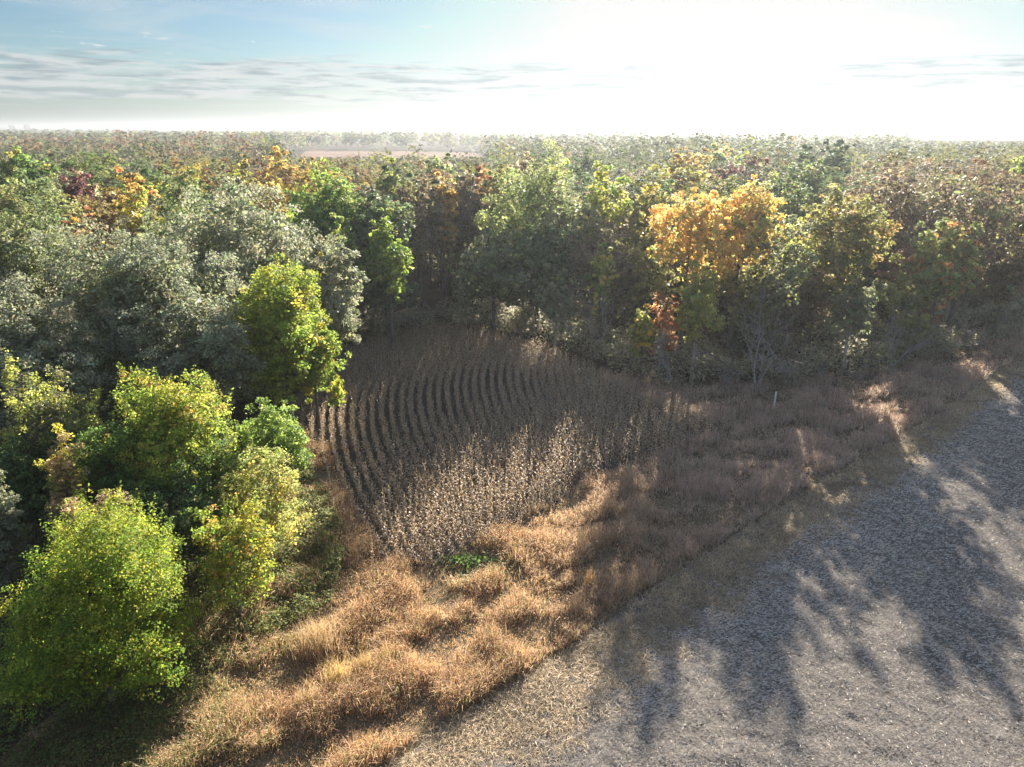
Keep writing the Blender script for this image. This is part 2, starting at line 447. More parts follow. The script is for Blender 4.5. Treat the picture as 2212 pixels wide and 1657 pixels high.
def crown(N, R, zb, H, K, leaf, pal, r, tip=None, tipw=0.0, per=42, shell=0.24, droop=0.0, flat=0.0, stretch=(1, 1), lobes=(0.36, 0.52), cl=1.0, spread=0.64, var=0.33, rnd=0.9, core=0.20, spikes=0, desat=0.0):
    """returns leaf vertices, colours, lobe centres, clump centres"""
    hz = (H - zb) / 2; cz = (H + zb) / 2
    ax = np.array([R * stretch[0], R * stretch[1], hz])
    i = np.arange(K) + 0.5
    ph = i * 2.39996 + r.uniform(0, 6.28); zz = 1 - i / K * (1.75 - flat)
    rr = np.sqrt(np.clip(1 - zz * zz, 0, 1))
    d = unit(np.stack([rr * np.cos(ph), rr * np.sin(ph), zz], 1) + r.normal(0, 0.16, (K, 3)))
    LC = d * spread * r.uniform(0.66, 1.16, (K, 1))
    LC = np.vstack([LC, [[0, 0, 0.05]]])
    LR = np.append(r.uniform(lobes[0], lobes[1], K), 0.5)
    # fit to the outline
    top = (LC[:, 2] + LR).max(); LC[:, 2] *= 1.0; s = 1.0 / top
    side = np.abs(LC[:, :2]).max() + LR.mean(); q = 1.0 / side
    LC = LC * np.array([q, q, s]); LR = LR * (q + s) / 2
    nc = max(6, int(N / per))
    k = r.choice(K + 1, nc * 2, p=LR ** 2 / (LR ** 2).sum())
    dd = unit(r.normal(0, 1, (nc * 2, 3)) + np.array([0, 0, 0.25]))
    rad = np.clip(1 - np.abs(r.normal(0, shell, nc * 2)), 0.1, 1) + np.where(r.random(nc * 2) < 0.14, r.uniform(0.05, 0.32, nc * 2), 0)
    C = LC[k] + dd * (LR[k] * rad)[:, None]
    # thin out clumps buried in other lobes
    dn = np.linalg.norm(C[:, None, :] - LC[None, :, :], axis=2) / LR[None, :]
    buried = dn.min(1) < 0.5
    keep = ~(buried & (r.random(nc * 2) < 0.7))
    keep &= (C[:, 2] > -1.0)
    C = C[keep][:nc]; k = k[keep][:nc]; nc = len(C)
    Cn = C.copy()
    C = C * ax + np.array([0, 0, cz])
    C[:, 2] -= droop * (C[:, 0] ** 2 + C[:, 1] ** 2) / (R * R)
    rc = cl * (0.16 + 0.062 * R) * r.uniform(0.55, 1.35, nc)
    if spikes:
        up = np.where(C[:, 2] > cz - 0.1 * hz)[0]
        o_ = np.linalg.norm((C - np.array([0, 0, cz])) / ax, axis=1)
        up = up[np.argsort(-o_[up])][:spikes * 3]; up = r.choice(up, min(spikes, len(up)), replace=False)
        dv = unit((C[up] - np.array([0, 0, cz])) * np.array([0.6, 0.6, 0.5]) + np.array([0, 0, 0.55 * R]) + r.normal(0, 0.1 * R, (len(up), 3)))
        Ls = R * r.uniform(0.12, 0.34, len(up))
        st = [C[up] + dv * (Ls * f)[:, None] for f in (0.25, 0.45, 0.65, 0.85, 1.05)]
        C = np.vstack([C] + st); rc = np.concatenate([rc] + [np.full(len(up), (0.16 + 0.062 * R) * g) for g in (0.62, 0.52, 0.42, 0.32, 0.22)])
        k = np.concatenate([k] + [k[up]] * 5); Cn = np.vstack([Cn] + [Cn[up]] * 5); nc = len(C)
    ci = r.choice(nc, N, p=rc ** 2 / (rc ** 2).sum())
    P = C[ci] + unit(r.normal(0, 1, (N, 3)) + np.array([0, 0, 0.35])) * (r.random((N, 1)) ** 0.45) * 1.25 * rc[ci][:, None] * np.array([1, 1, 0.75])
    P[:, 2] = np.maximum(P[:, 2], 0.15)
    out = unit(P - np.array([0, 0, cz]))
    nk = int(N * core)  # oversized inner leaves, added to block light and make cast shadows solid
    kk = r.choice(K + 1, nk, p=LR ** 2 / (LR ** 2).sum())
    PK = (LC[kk] + unit(r.normal(0, 1, (nk, 3))) * (LR[kk] * 0.62 * r.random(nk) ** 0.33)[:, None]) * ax + np.array([0, 0, cz])
    PK[:, 2] = np.maximum(PK[:, 2], 0.15)
    P = np.vstack([P, PK]); out = np.vstack([out, unit(PK - np.array([0, 0, cz]))])
    V = leaf_quads(P, np.concatenate([np.full(N, leaf), np.full(nk, leaf * 1.9)]), out, rnd=rnd, r=r)
    pal = np.array(pal, float)
    wts = pal[:, 3] / pal[:, 3].sum()
    lobe_pal = r.choice(len(pal), K + 1, p=wts)
    cp = np.where(r.random(nc) < 0.55, lobe_pal[k], r.choice(len(pal), nc, p=wts))
    if tip is not None:
        ptip = np.clip(tipw * (Cn[:, 2] * 0.8 + 0.25 + 0.5 * np.linalg.norm(Cn[:, :2], axis=1)), 0, 1)
    base = pal[cp, :3] * 1.6 * r.uniform(0.72, 1.3, (nc, 1))
    if tip is not None:
        u = (r.random(nc) < ptip)[:, None]
        base = np.where(u, np.array(tip) * 1.3 * r.uniform(0.8, 1.25, (nc, 1)), base)
    ci = np.concatenate([ci, r.choice(nc, nk)]); N = N + nk
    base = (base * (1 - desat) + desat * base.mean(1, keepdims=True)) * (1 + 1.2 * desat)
    lc = base[ci] * r.uniform(1 - var, 1 + var, (N, 1)) * (1 + r.normal(0, 0.07, (N, 3)))
    return V, np.clip(lc, 0.004, 0.8), LC * ax + np.array([0, 0, cz]), C

def limbs(tb, H, zb, LC, C, r, tr, twigs=5, sides=6, lean=(0, 0), fork=None):
    top = np.array([lean[0], lean[1], zb + (H - zb) * 0.62])
    mid = np.array([lean[0] * 0.4 + r.normal(0, 0.15), lean[1] * 0.4 + r.normal(0, 0.15), top[2] * 0.5])
    tp = bez(np.array([0, 0, -0.4]), mid, top, 9)
    t = np.linspace(0, 1, 9)
    rads = tr * (1 - 0.78 * t) * (1 + 0.55 * np.exp(-t * 14))
    tb.add(tp, rads, 8)
    for j, c in enumerate(LC):
        dist = np.hypot(c[0] - top[0] * 0.5, c[1] - top[1] * 0.5)
        z0 = np.clip(c[2] - 0.75 * dist, max(0.22 * top[2], zb * 0.6 if fork is None else fork), top[2] * 0.97)
        f = z0 / top[2]
        p0 = np.array([np.interp(z0, tp[:, 2], tp[:, 0]), np.interp(z0, tp[:, 2], tp[:, 1]), z0])
        p2 = c; p1 = p0 * 0.45 + p2 * 0.55 + np.array([0, 0, 0.18 * (p2[2] - p0[2])]) + r.normal(0, 0.25, 3)
        r0 = tr * (1 - 0.75 * f) * 0.55
        L = bez(p0, p1, p2, 7)
        tb.add(L, np.linspace(r0, r0 * 0.3, 7), sides)
        if len(C):
            near_c = C[np.argsort(np.linalg.norm(C - c, axis=1) + r.random(len(C)) * 1.5)[:twigs * 3]]
            near_c = near_c[r.permutation(len(near_c))[:twigs]]
            for q in near_c:
                st = L[r.integers(2, 7)]
                tb.add(bez(st, (st + q) / 2 + r.normal(0, 0.2, 3), q, 4), np.linspace(r0 * 0.28, max(0.012, r0 * 0.07), 4), 3)

# palettes: (r, g, b, weight)
PAL = {
 'silver_oak': [(0.15, 0.16, 0.105, 5), (0.19, 0.195, 0.135, 3), (0.14, 0.16, 0.075, 2), (0.20, 0.175, 0.105, 1)],
 'green_oak':  [(0.085, 0.115, 0.042, 5), (0.12, 0.15, 0.055, 4), (0.14, 0.135, 0.05, 1)],
 'green':      [(0.065, 0.11, 0.028, 5), (0.10, 0.15, 0.035, 4), (0.15, 0.17, 0.04, 1)],
 'deep_green': [(0.045, 0.075, 0.030, 5), (0.06, 0.095, 0.035, 3), (0.09, 0.10, 0.04, 1)],
 'lime':       [(0.125, 0.170, 0.02, 6), (0.09, 0.135, 0.018, 5), (0.18, 0.19, 0.025, 2)],
 'yellow_green': [(0.18, 0.205, 0.03, 5), (0.13, 0.175, 0.03, 5), (0.25, 0.235, 0.035, 2)],
 'pale_yellow': [(0.23, 0.22, 0.065, 5), (0.18, 0.20, 0.06, 4), (0.29, 0.23, 0.06, 1)],
 'olive':      [(0.13, 0.125, 0.035, 5), (0.17, 0.155, 0.04, 3), (0.095, 0.10, 0.035, 3)],
 'ochre':      [(0.24, 0.155, 0.04, 5), (0.19, 0.145, 0.04, 4), (0.15, 0.14, 0.04, 2)],
 'orange':     [(0.33, 0.215, 0.06, 5), (0.28, 0.22, 0.06, 4), (0.18, 0.19, 0.06, 5)],
 'orange_green': [(0.17, 0.18, 0.045, 5), (0.12, 0.145, 0.045, 5), (0.27, 0.19, 0.05, 2)],
 'russet':     [(0.22, 0.095, 0.04, 5), (0.17, 0.085, 0.04, 4), (0.15, 0.11, 0.045, 2)],
 'brown':      [(0.125, 0.09, 0.06, 5), (0.15, 0.11, 0.065, 3), (0.11, 0.10, 0.05, 3)],
 'plum':       [(0.085, 0.038, 0.040, 5), (0.115, 0.045, 0.038, 3), (0.15, 0.07, 0.05, 1)],
 'grey_green': [(0.105, 0.12, 0.065, 5), (0.13, 0.135, 0.075, 3), (0.10, 0.095, 0.06, 3)],
 'willow':     [(0.13, 0.165, 0.055, 5), (0.165, 0.185, 0.06, 4), (0.12, 0.13, 0.06, 2)],
 'tan_vine':   [(0.26, 0.19, 0.10, 5), (0.20, 0.16, 0.08, 3), (0.20, 0.20, 0.06, 2)],
}
TREES_AT = []       # (x, y, radius) of every tree placed
TOT = {'q': 0}

def tree(kind, label, u, vtop, hw, vbot, Y, pal, K=11, dens=1.0, leafpx=2.95, mat=None, tip=None, tipw=0.0, per=42, shell=0.24, flat=0.0,
         twigs=5, droop=0.0, trunk=None, cat='tree', group=None, stretch=(1, 1), lobes=(0.28, 0.50), lean=0.0, cl=1.0, bark=None, bottom=None, spread=0.62, spikes=0):
    """one tree, sized from where its crown shows in the survey picture and its distance"""
    r = np.random.default_rng(int(u * 7 + vtop * 13 + Y * 3))
    H = height_at(vtop, Y)
    dp = depth_at(Y, H * 0.7)
    R = hw * dp / FPX
    zb = max(0.5, height_at(vbot, Y - R * 0.6)) if bottom is None else bottom
    zb = min(zb, H - 1.5)
    if bottom is None: zb = min(zb, (0.26 if Y > 84 else 0.18) * H)
    if Y > 84: R *= 1.22
    x = (u - 1106) / FPX * depth_at(Y, (H + zb) / 2)
    TREES_AT.append((x, Y, R))
    t = obj(kind, None, loc=(x - lean, Y, -0.1)); tag(t, label, cat, group)
    px_area = hw * max((H - zb) / dp * FPX, 20) * 0.30
    N = int(min(50000, max(1500, dens * px_area * 1.35)))
    leaf = leafpx * 0.97 * dp / 711.0
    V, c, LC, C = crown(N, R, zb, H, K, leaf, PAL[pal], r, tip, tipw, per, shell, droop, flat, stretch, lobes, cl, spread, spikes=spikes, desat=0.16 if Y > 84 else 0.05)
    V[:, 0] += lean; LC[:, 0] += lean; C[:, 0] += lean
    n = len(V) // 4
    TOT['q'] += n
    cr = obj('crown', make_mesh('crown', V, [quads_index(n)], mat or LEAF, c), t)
    tb = Tubes()
    limbs(tb, H, zb, LC, C, r, trunk or (0.05 + 0.011 * H + 0.012 * R), twigs, lean=(lean * 0.9, 0))
    obj('trunk', tb.mesh('trunk', bark or BARK), t)
    return t

# ------------------------------------------------------------------ the trees one can tell apart
O = dict(mat=OAKLEAF)
# left wood, big grey-green oaks
tree('oak_tree', 'huge grey-green oak with the broadest dome, behind the tall yellow-green tree', 520, 386, 215, 640, 80, 'silver_oak', K=18, per=60, **O)
tree('oak_tree', 'silvery oak whose right-hand boughs hang over the corn edge', 715, 505, 88, 770, 74, 'silver_oak', K=10, per=60, **O)
tree('oak_tree', 'wide grey oak dome filling the left wood below the maroon tree', 330, 462, 190, 720, 64, 'silver_oak', K=16, per=60, **O)
tree('oak_tree', 'olive-grey oak at the left border of the photo under the bright green oak', 85, 440, 165, 640, 70, 'silver_oak', K=14, per=60, tip=(0.15, 0.16, 0.06), tipw=0.4, **O)
tree('oak_tree', 'pale silvery oak, lowest of the big oaks at the left border', 50, 600, 170, 830, 52, 'silver_oak', K=14, per=60, **O)
tree('oak_tree', 'shaded grey oak in the dip between the silvery oaks and the yellow-green tree', 430, 600, 150, 800, 58, 'silver_oak', K=10, per=55, **O)
tree('oak_tree', 'bright green oak with rounded crown below the yellow-orange topped tree', 70, 372, 105, 470, 96, 'green_oak', K=12, tip=(0.19, 0.2, 0.06), tipw=0.35, **O)
tree('oak_tree', 'small silvery oak bough cut off by the left border beside the lime tree', -5, 1010, 55, 1210, 37, 'silver_oak', K=8, **O)
# left wood, coloured trees
tree('elm_tree', 'tall yellow-green tree glowing against the grey oaks at the corn edge', 612, 548, 126, 815, 63, 'yellow_green', K=20, tip=(0.28, 0.25, 0.035), tipw=0.08, dens=1.1)
tree('elm_tree', 'low yellow-leaved tree leaning out over the corn below the tall yellow-green one', 680, 690, 68, 860, 64, 'yellow_green', K=8, tip=(0.36, 0.29, 0.03), tipw=0.25)
tree('maple_tree', 'narrow bright yellow tree peeping out behind the silvery oak beside the corn', 722, 500, 34, 620, 86, 'yellow_green', K=6, tip=(0.42, 0.33, 0.02), tipw=0.6)
tree('maple_tree', 'rounded deep maroon tree in the left wood', 150, 366, 62, 430, 116, 'plum', K=9)
tree('maple_tree', 'second maroon tree, with tan top, right of the deep maroon one', 215, 362, 60, 420, 120, 'plum', K=9, tip=(0.28, 0.24, 0.13), tipw=0.5)
tree('maple_tree', 'golden yellow tree between the maroon trees and the huge grey oak', 300, 386, 48, 440, 106, 'yellow_green', K=8, tip=(0.36, 0.26, 0.05), tipw=0.5)
tree('sumac_tree', 'low orange and rust tree in the hollow before the golden tree', 215, 425, 50, 470, 92, 'russet', K=7, tip=(0.45, 0.25, 0.03), tipw=0.4)
tree('oak_tree', 'fresh green oak behind the huge grey dome', 400, 352, 62, 420, 104, 'green_oak', K=10, tip=(0.2, 0.22, 0.06), tipw=0.5, **O)
tree('maple_tree', 'flat rust-orange tree behind the golden yellow tree', 320, 362, 55, 395, 128, 'ochre', K=8, tip=(0.36, 0.18, 0.05), tipw=0.4)
tree('maple_tree', 'green tree with golden right shoulder standing above the left wood', 60, 318, 58, 395, 150, 'green', K=9, tip=(0.28, 0.25, 0.05), tipw=0.3)
tree('elm_tree', 'rounded ochre tree left of the bare distant field', 617, 322, 58, 385, 165, 'ochre', K=10, tip=(0.33, 0.21, 0.04), tipw=0.3)
tree('elm_tree', 'small tan tree touching the left end of the bare distant field', 668, 328, 24, 372, 175, 'ochre', K=6)
tree('maple_tree', 'bright orange tree just behind the huge grey oak', 590, 370, 36, 400, 118, 'orange', K=6)
tree('oak_tree', 'grey oak behind the huge dome, right of the fresh green oak', 505, 352, 50, 395, 125, 'grey_green', K=8, **O)
tree('maple_tree', 'yellow-olive tree left of the rounded ochre tree', 535, 338, 36, 385, 150, 'olive', K=8, tip=(0.33, 0.27, 0.05), tipw=0.4)
# behind the corn
tree('maple_tree', 'large vivid green maple behind the huge grey oak', 700, 345, 92, 500, 102, 'green', K=13, tip=(0.22, 0.28, 0.03), tipw=0.45)
tree('oak_tree', 'small grey oak right of the vivid green maple', 792, 358, 48, 450, 108, 'grey_green', K=8, **O)
tree('oak_tree', 'dark green oak with glossy crown above the bright lime tree', 830, 400, 62, 560, 102, 'deep_green', K=10, tip=(0.14, 0.18, 0.05), tipw=0.3, **O)
tree('elm_tree', 'bright lime tree beside the dark gap behind the corn', 840, 445, 48, 600, 92, 'lime', K=9)
tree('oak_tree', 'dark shaded tree under the bright lime tree at the back of the corn', 830, 560, 70, 690, 97, 'deep_green', K=9, tip=(0.16, 0.2, 0.04), tipw=0.25, **O)
tree('elm_tree', 'small light green tree on the shoulder of the vivid green maple', 745, 452, 38, 560, 94, 'green', K=7, tip=(0.2, 0.24, 0.05), tipw=0.5)
tree('oak_tree', 'green oak by the right end of the bare distant field', 862, 330, 52, 400, 128, 'green_oak', K=8, tip=(0.2, 0.22, 0.05), tipw=0.5, **O)
tree('willow_tree', 'round green tree standing before the right end of the bare distant field', 945, 320, 34, 358, 190, 'willow', K=7)
tree('oak_tree', 'brown-leaved oak left of the small orange tree', 905, 352, 55, 500, 116, 'brown', K=9, tip=(0.17, 0.16, 0.06), tipw=0.4, **O)
tree('maple_tree', 'small orange and yellow tree among brown oaks behind the corn', 957, 358, 28, 410, 118, 'orange', K=6, tip=(0.48, 0.27, 0.04), tipw=0.5)
tree('oak_tree', 'brown and grey oak below the small orange tree, over the dark gap', 950, 400, 62, 590, 122, 'brown', K=9, **O)
tree('oak_tree', 'purplish brown oak between the small orange tree and the feathery tree', 1010, 345, 40, 480, 122, 'brown', K=7, **O)
tree('oak_tree', 'tall olive oak added to block sun through the dark gap behind the corn', 1000, 352, 60, 560, 130, 'olive', K=10, **O)  # added to stop sunlight reaching the corn through the gap
tree('oak_tree', 'dull brown oak added deep in the dark gap to shade the corn', 925, 372, 60, 560, 137, 'brown', K=10, **O)  # second added blocker, keeps the sun strip off the corn
tree('elm_tree', 'tall dusky tree added behind the drooping-skirted tree to shade the corn', 1080, 340, 62, 560, 125, 'olive', K=10, dens=0.7)  # added behind the front trees to cast shade on the corn
tree('elm_tree', 'tall brown-olive tree added behind the very large feathery tree to shade the corn', 1135, 318, 62, 520, 148, 'brown', K=10, dens=0.7)  # added farther back for the same shade on the corn
tree('elm_tree', 'tall tree added between the two feathery trees, set back to shade the corn', 1195, 335, 62, 560, 127, 'olive', K=10, dens=0.7)  # added to close a remaining sun gap at the far corn
tree('sumac_tree', 'rust-red twiggy tree beside the feathery green tree', 1052, 328, 38, 400, 132, 'russet', K=8, dens=0.7)
tree('locust_tree', 'very large feathery pale green tree behind the corn', 1150, 312, 115, 540, 110, 'willow', K=15, dens=0.85, leafpx=2.3, per=70, twigs=9, lobes=(0.3, 0.44))
tree('locust_tree', 'greyer feathery tree leaning against the very large pale green one', 1235, 370, 75, 560, 106, 'grey_green', K=10, dens=0.7, leafpx=2.3, per=60, twigs=9)
tree('maple_tree', 'rounded yellow-green maple right of the feathery trees', 1302, 346, 66, 500, 114, 'yellow_green', K=11, tip=(0.30, 0.27, 0.03), tipw=0.4)
tree('maple_tree', 'olive and yellow maple left of the big orange maple', 1392, 378, 56, 540, 110, 'olive', K=10, tip=(0.38, 0.28, 0.03), tipw=0.35)
tree('oak_tree', 'dusky green tree with drooping skirt at the back right of the corn', 1065, 490, 90, 680, 100, 'grey_green', K=12, dens=1.0, tip=(0.17, 0.19, 0.07), tipw=0.2)
tree('oak_tree', 'dim blue-green oak under the feathery tree', 1160, 470, 95, 690, 102, 'deep_green', K=11, dens=0.9, **O)
tree('elm_tree', 'dim brownish tree under the yellow-green maple', 1300, 470, 80, 680, 101, 'brown', K=10, dens=0.8)
tree('elm_tree', 'little yellow-green tree top lit above the dim thicket', 1300, 508, 26, 580, 96, 'yellow_green', K=6, tip=(0.38, 0.33, 0.06), tipw=0.5)
tree('elm_tree', 'grey twiggy sapling tree at the back of the corn, right of the drooping tree', 1200, 600, 62, 740, 94, 'grey_green', K=9, dens=0.55, twigs=12, bark=GREYBARK)
tree('elm_tree', 'shaded olive tree between the little lit top and the orange maple', 1400, 520, 68, 700, 97, 'olive', K=9, dens=0.7)
# right wood edge
tree('maple_tree', 'big orange maple, left half with several golden lobes', 1490, 395, 84, 570, 89, 'orange', K=13, tip=(0.52, 0.28, 0.05), tipw=0.35, bottom=9)
tree('maple_tree', 'taller orange maple half with rounded golden top', 1600, 358, 82, 560, 91, 'orange', K=13, tip=(0.52, 0.30, 0.05), tipw=0.35, bottom=9)
tree('elm_tree', 'pale green young tree on bare stems in front of the orange maple', 1508, 572, 58, 715, 81, 'pale_yellow', K=9, dens=1.1, twigs=8, bark=GREYBARK, bottom=5, spikes=26)
tree('elm_tree', 'small yellow tree beside the corn in front of the right wood', 1388, 655, 34, 750, 81, 'pale_yellow', K=7, tip=(0.5, 0.34, 0.05), tipw=0.4, dens=1.1, bottom=3)
tree('sumac_tree', 'pinkish orange scraggly tree left of the pale green young tree', 1432, 598, 42, 740, 82, 'russet', K=7, dens=0.45, twigs=10, tip=(0.36, 0.2, 0.1), tipw=0.4, bark=GREYBARK)
tree('elm_tree', 'grey-green tree with lit lime tips right of the orange maple', 1690, 450, 74, 640, 87, 'grey_green', K=11, tip=(0.26, 0.27, 0.06), tipw=0.4, dens=0.42, twigs=9)
tree('maple_tree', 'green maple with orange-tinged top in the right wood', 1822, 378, 88, 570, 90, 'olive', K=13, tip=(0.27, 0.18, 0.055), tipw=0.2)
tree('oak_tree', 'green oak in the gap between the orange maple and the orange-tinged maple', 1705, 372, 48, 470, 116, 'green_oak', K=8, **O)
tree('oak_tree', 'sparse brown oak with dark boughs right of the orange-tinged maple', 1925, 330, 85, 510, 112, 'brown', K=12, dens=0.6, twigs=9, shell=0.3, **O)
tree('oak_tree', 'spreading half-bare oak with long black limbs near the right border', 2095, 335, 120, 540, 104, 'brown', K=15, dens=0.55, twigs=10, shell=0.3, tip=(0.18, 0.18, 0.07), tipw=0.3, **O)
tree('maple_tree', 'olive and rust maple in front of the spreading half-bare oak', 2035, 452, 72, 620, 93, 'orange_green', K=10, tip=(0.36, 0.17, 0.05), tipw=0.3)
tree('oak_tree', 'brownish oak at the right border beside the field', 2175, 500, 75, 690, 100, 'brown', K=10, dens=0.9, tip=(0.17, 0.17, 0.06), tipw=0.2)
tree('elm_tree', 'yellow-green tree top at the right border of the far right wood', 2185, 322, 48, 400, 150, 'yellow_green', K=8, tip=(0.2, 0.24, 0.04), tipw=0.5)
tree('maple_tree', 'small golden tree under the yellow-green one at the right border', 2195, 372, 32, 430, 128, 'yellow_green', K=6, tip=(0.48, 0.36, 0.03), tipw=0.6)
tree('elm_tree', 'pale shrubby tree rising from the brush by the spreading oak', 1838, 595, 52, 750, 84.5, 'grey_green', K=8, dens=0.9, twigs=9, bark=GREYBARK)
tree('elm_tree', 'dull brown tree in shade below the orange-tinged maple', 1760, 560, 66, 740, 92, 'brown', K=9, dens=0.75)
tree('elm_tree', 'dull olive tree in shade between the two bare grey trees', 1945, 580, 75, 760, 91, 'olive', K=9, dens=0.6)
tree('elm_tree', 'dark shaded tree behind the bare grey tree with many stems', 1620, 545, 75, 740, 92, 'olive', K=9, dens=0.7)
# right wood, second rank
tree('oak_tree', 'upright ochre-brown oak with fine twigs in the middle of the right wood', 1472, 300, 62, 400, 165, 'ochre', K=11, dens=0.8, twigs=10)
tree('oak_tree', 'dark orange oak whose top breaks the horizon', 1555, 283, 26, 330, 250, 'ochre', K=7, tip=(0.3, 0.14, 0.03), tipw=0.5)
tree('elm_tree', 'pale green tree right of the dark orange oak', 1575, 302, 46, 360, 205, 'willow', K=9)
tree('oak_tree', 'dusky plum-brown tree behind the orange maple', 1590, 328, 66, 400, 150, 'plum', K=9, tip=(0.13, 0.1, 0.07), tipw=0.4)
tree('oak_tree', 'dark green oak on the skyline right of the pale green tree', 1735, 294, 34, 345, 200, 'deep_green', K=8, **O)
tree('oak_tree', 'tallest dark green oak on the skyline of the right wood', 1797, 290, 40, 350, 195, 'deep_green', K=8, **O)
tree('oak_tree', 'glossy green oak below the two dark skyline oaks', 1745, 325, 62, 400, 145, 'green_oak', K=10, **O)

# foreground left
tree('pear_tree', 'bright lime-green tree in the lower left, nearest the camera', 205, 1112, 222, 1560, 29.6, 'lime', K=16, dens=1.3, leafpx=2.8, per=36, bottom=0.3, flat=-0.15, tip=(0.24, 0.25, 0.03), tipw=0.25, spread=0.70, lobes=(0.24, 0.44), cl=0.8, spikes=60)
tree('maple_tree', 'orange-tipped green tree beside the corn rows', 385, 790, 150, 1080, 45, 'yellow_green', K=18, dens=1.0, leafpx=2.7, tip=(0.30, 0.22, 0.05), tipw=0.12, spikes=24)
tree('elm_tree', 'deep green tree filling in left of the orange-tipped tree', 262, 900, 105, 1090, 42.5, 'green', K=11, dens=0.8, leafpx=2.8, tip=(0.17, 0.19, 0.05), tipw=0.2)
tree('elm_tree', 'mid green tree between the orange-tipped tree and the airy yellow one', 470, 930, 82, 1100, 43.5, 'green', K=9, dens=0.8, leafpx=2.8, tip=(0.19, 0.21, 0.05), tipw=0.3)
tree('elm_tree', 'minty green tree between the orange-tipped tree and the first corn row', 585, 855, 88, 1010, 48, 'green', K=9, dens=0.85, leafpx=2.9, tip=(0.2, 0.26, 0.06), tipw=0.5)
tree('locust_tree', 'airy pale yellow tree with fine leaves left of the corn', 560, 955, 115, 1150, 42, 'pale_yellow', K=13, dens=0.8, leafpx=2.6, per=60, twigs=10)
tree('elm_tree', 'shaggy green and yellow sapling clump at the left below the silvery oaks', 115, 785, 125, 960, 45, 'grey_green', K=11, dens=0.8, leafpx=3.0, tip=(0.32, 0.33, 0.08), tipw=0.5, spikes=26)
tree('elm_tree', 'dim green tree under the shaggy saplings at the left', 90, 940, 130, 1120, 42, 'deep_green', K=10, dens=0.75, leafpx=3.0, tip=(0.16, 0.19, 0.05), tipw=0.2)
tree('sumac_tree', 'small tan and yellow tree in front of the orange-tipped tree', 150, 925, 58, 1070, 39, 'tan_vine', K=7, dens=0.7, leafpx=2.8, tip=(0.35, 0.32, 0.05), tipw=0.4)
tree('sumac_tree', 'vine-draped tan tree top just behind the lime-green tree', 205, 1062, 74, 1200, 35, 'tan_vine', K=8, dens=0.75, leafpx=2.9, twigs=9, bark=GREYBARK)
tree('elm_tree', 'dark green tree between the lime-green tree and the airy yellow one', 385, 1005, 125, 1180, 40, 'deep_green', K=10, dens=0.75, leafpx=3.0, tip=(0.12, 0.17, 0.03), tipw=0.3)
tree('sumac_tree', 'small yellow and orange tree right of the lime-green tree', 505, 1075, 100, 1290, 36.5, 'yellow_green', K=10, dens=0.7, leafpx=2.7, tip=(0.36, 0.22, 0.05), tipw=0.14, twigs=9, spikes=18)
print('named tree quads', TOT['q'])

# ------------------------------------------------------------------ bare grey trees and brush at the right wood edge
def grow(tb, p, d, L, rad, lev, r, spread=0.55, gravity=0.0):
    n = 4
    pts = [p]; dd = d.copy()
    for i in range(n):
        dd = dd + r.normal(0, 0.13, 3) + np.array([0, 0, -gravity if lev > 0 else 0.04]); dd = dd / np.linalg.norm(dd)
        pts.append(pts[-1] + dd * L / n)
    tb.add(pts, np.linspace(rad, rad * 0.55, n + 1), 6 if lev == 0 else (4 if lev == 1 else 3))
    if lev >= 4 or L < 0.5: return
    for k in range(r.integers(3, 5) if lev < 3 else 2):
        i = r.integers(2, n + 1)
        nd = dd + r.normal(0, spread, 3); nd[2] += 0.12; nd /= np.linalg.norm(nd)
        grow(tb, pts[i], nd, L * r.uniform(0.52, 0.72), rad * r.uniform(0.4, 0.6), lev + 1, r, spread, gravity)
def bare_tree(kind, label, u, vb, Y, H, stems, spread=0.55, gravity=0.0, cat='tree', tilt=0.35, rad=0.12, group=None, bark=None):
    r = np.random.default_rng(int(u * 5 + vb))
    x = (u - 1106) / FPX * depth_at(Y, 0)
    TREES_AT.append((x, Y, 2.0))
    t = obj(kind, None, loc=(x, Y, -0.1)); tag(t, label, cat, group)
    for s in range(stems):
        tb = Tubes()
        d = np.array([r.normal(0, tilt), r.normal(0, tilt), 1.0]); d /= np.linalg.norm(d)
        grow(tb, np.array([r.normal(0, 0.18), r.normal(0, 0.18), 0.0]), d, H * r.uniform(0.38, 0.55), rad * r.uniform(0.7, 1.2), 0, r, spread, gravity)
        obj('stem', tb.mesh('stem', bark or GREYBARK), t)
    return t
bare_tree('bare_tree', 'leafless grey tree with many stems left of the white post', 1632, 850, 78.5, 11, 4, tilt=0.28)
bare_tree('bare_tree', 'leafless grey tree with fine upright twigs right of the white post', 1915, 775, 86, 11, 4, tilt=0.22)
bare_tree('bare_tree', 'thin leafless grey sapling between the pale green and yellow trees', 1455, 840, 80, 8, 3, tilt=0.2)
bare_tree('bare_tree', 'slim leafless tree with whitish trunk at the back right of the corn', 1280, 770, 91, 10, 2, tilt=0.14)
bare_tree('bare_tree', 'leafless grey tree behind the corn under the dim blue-green oak', 1225, 735, 96, 11, 2, tilt=0.15)
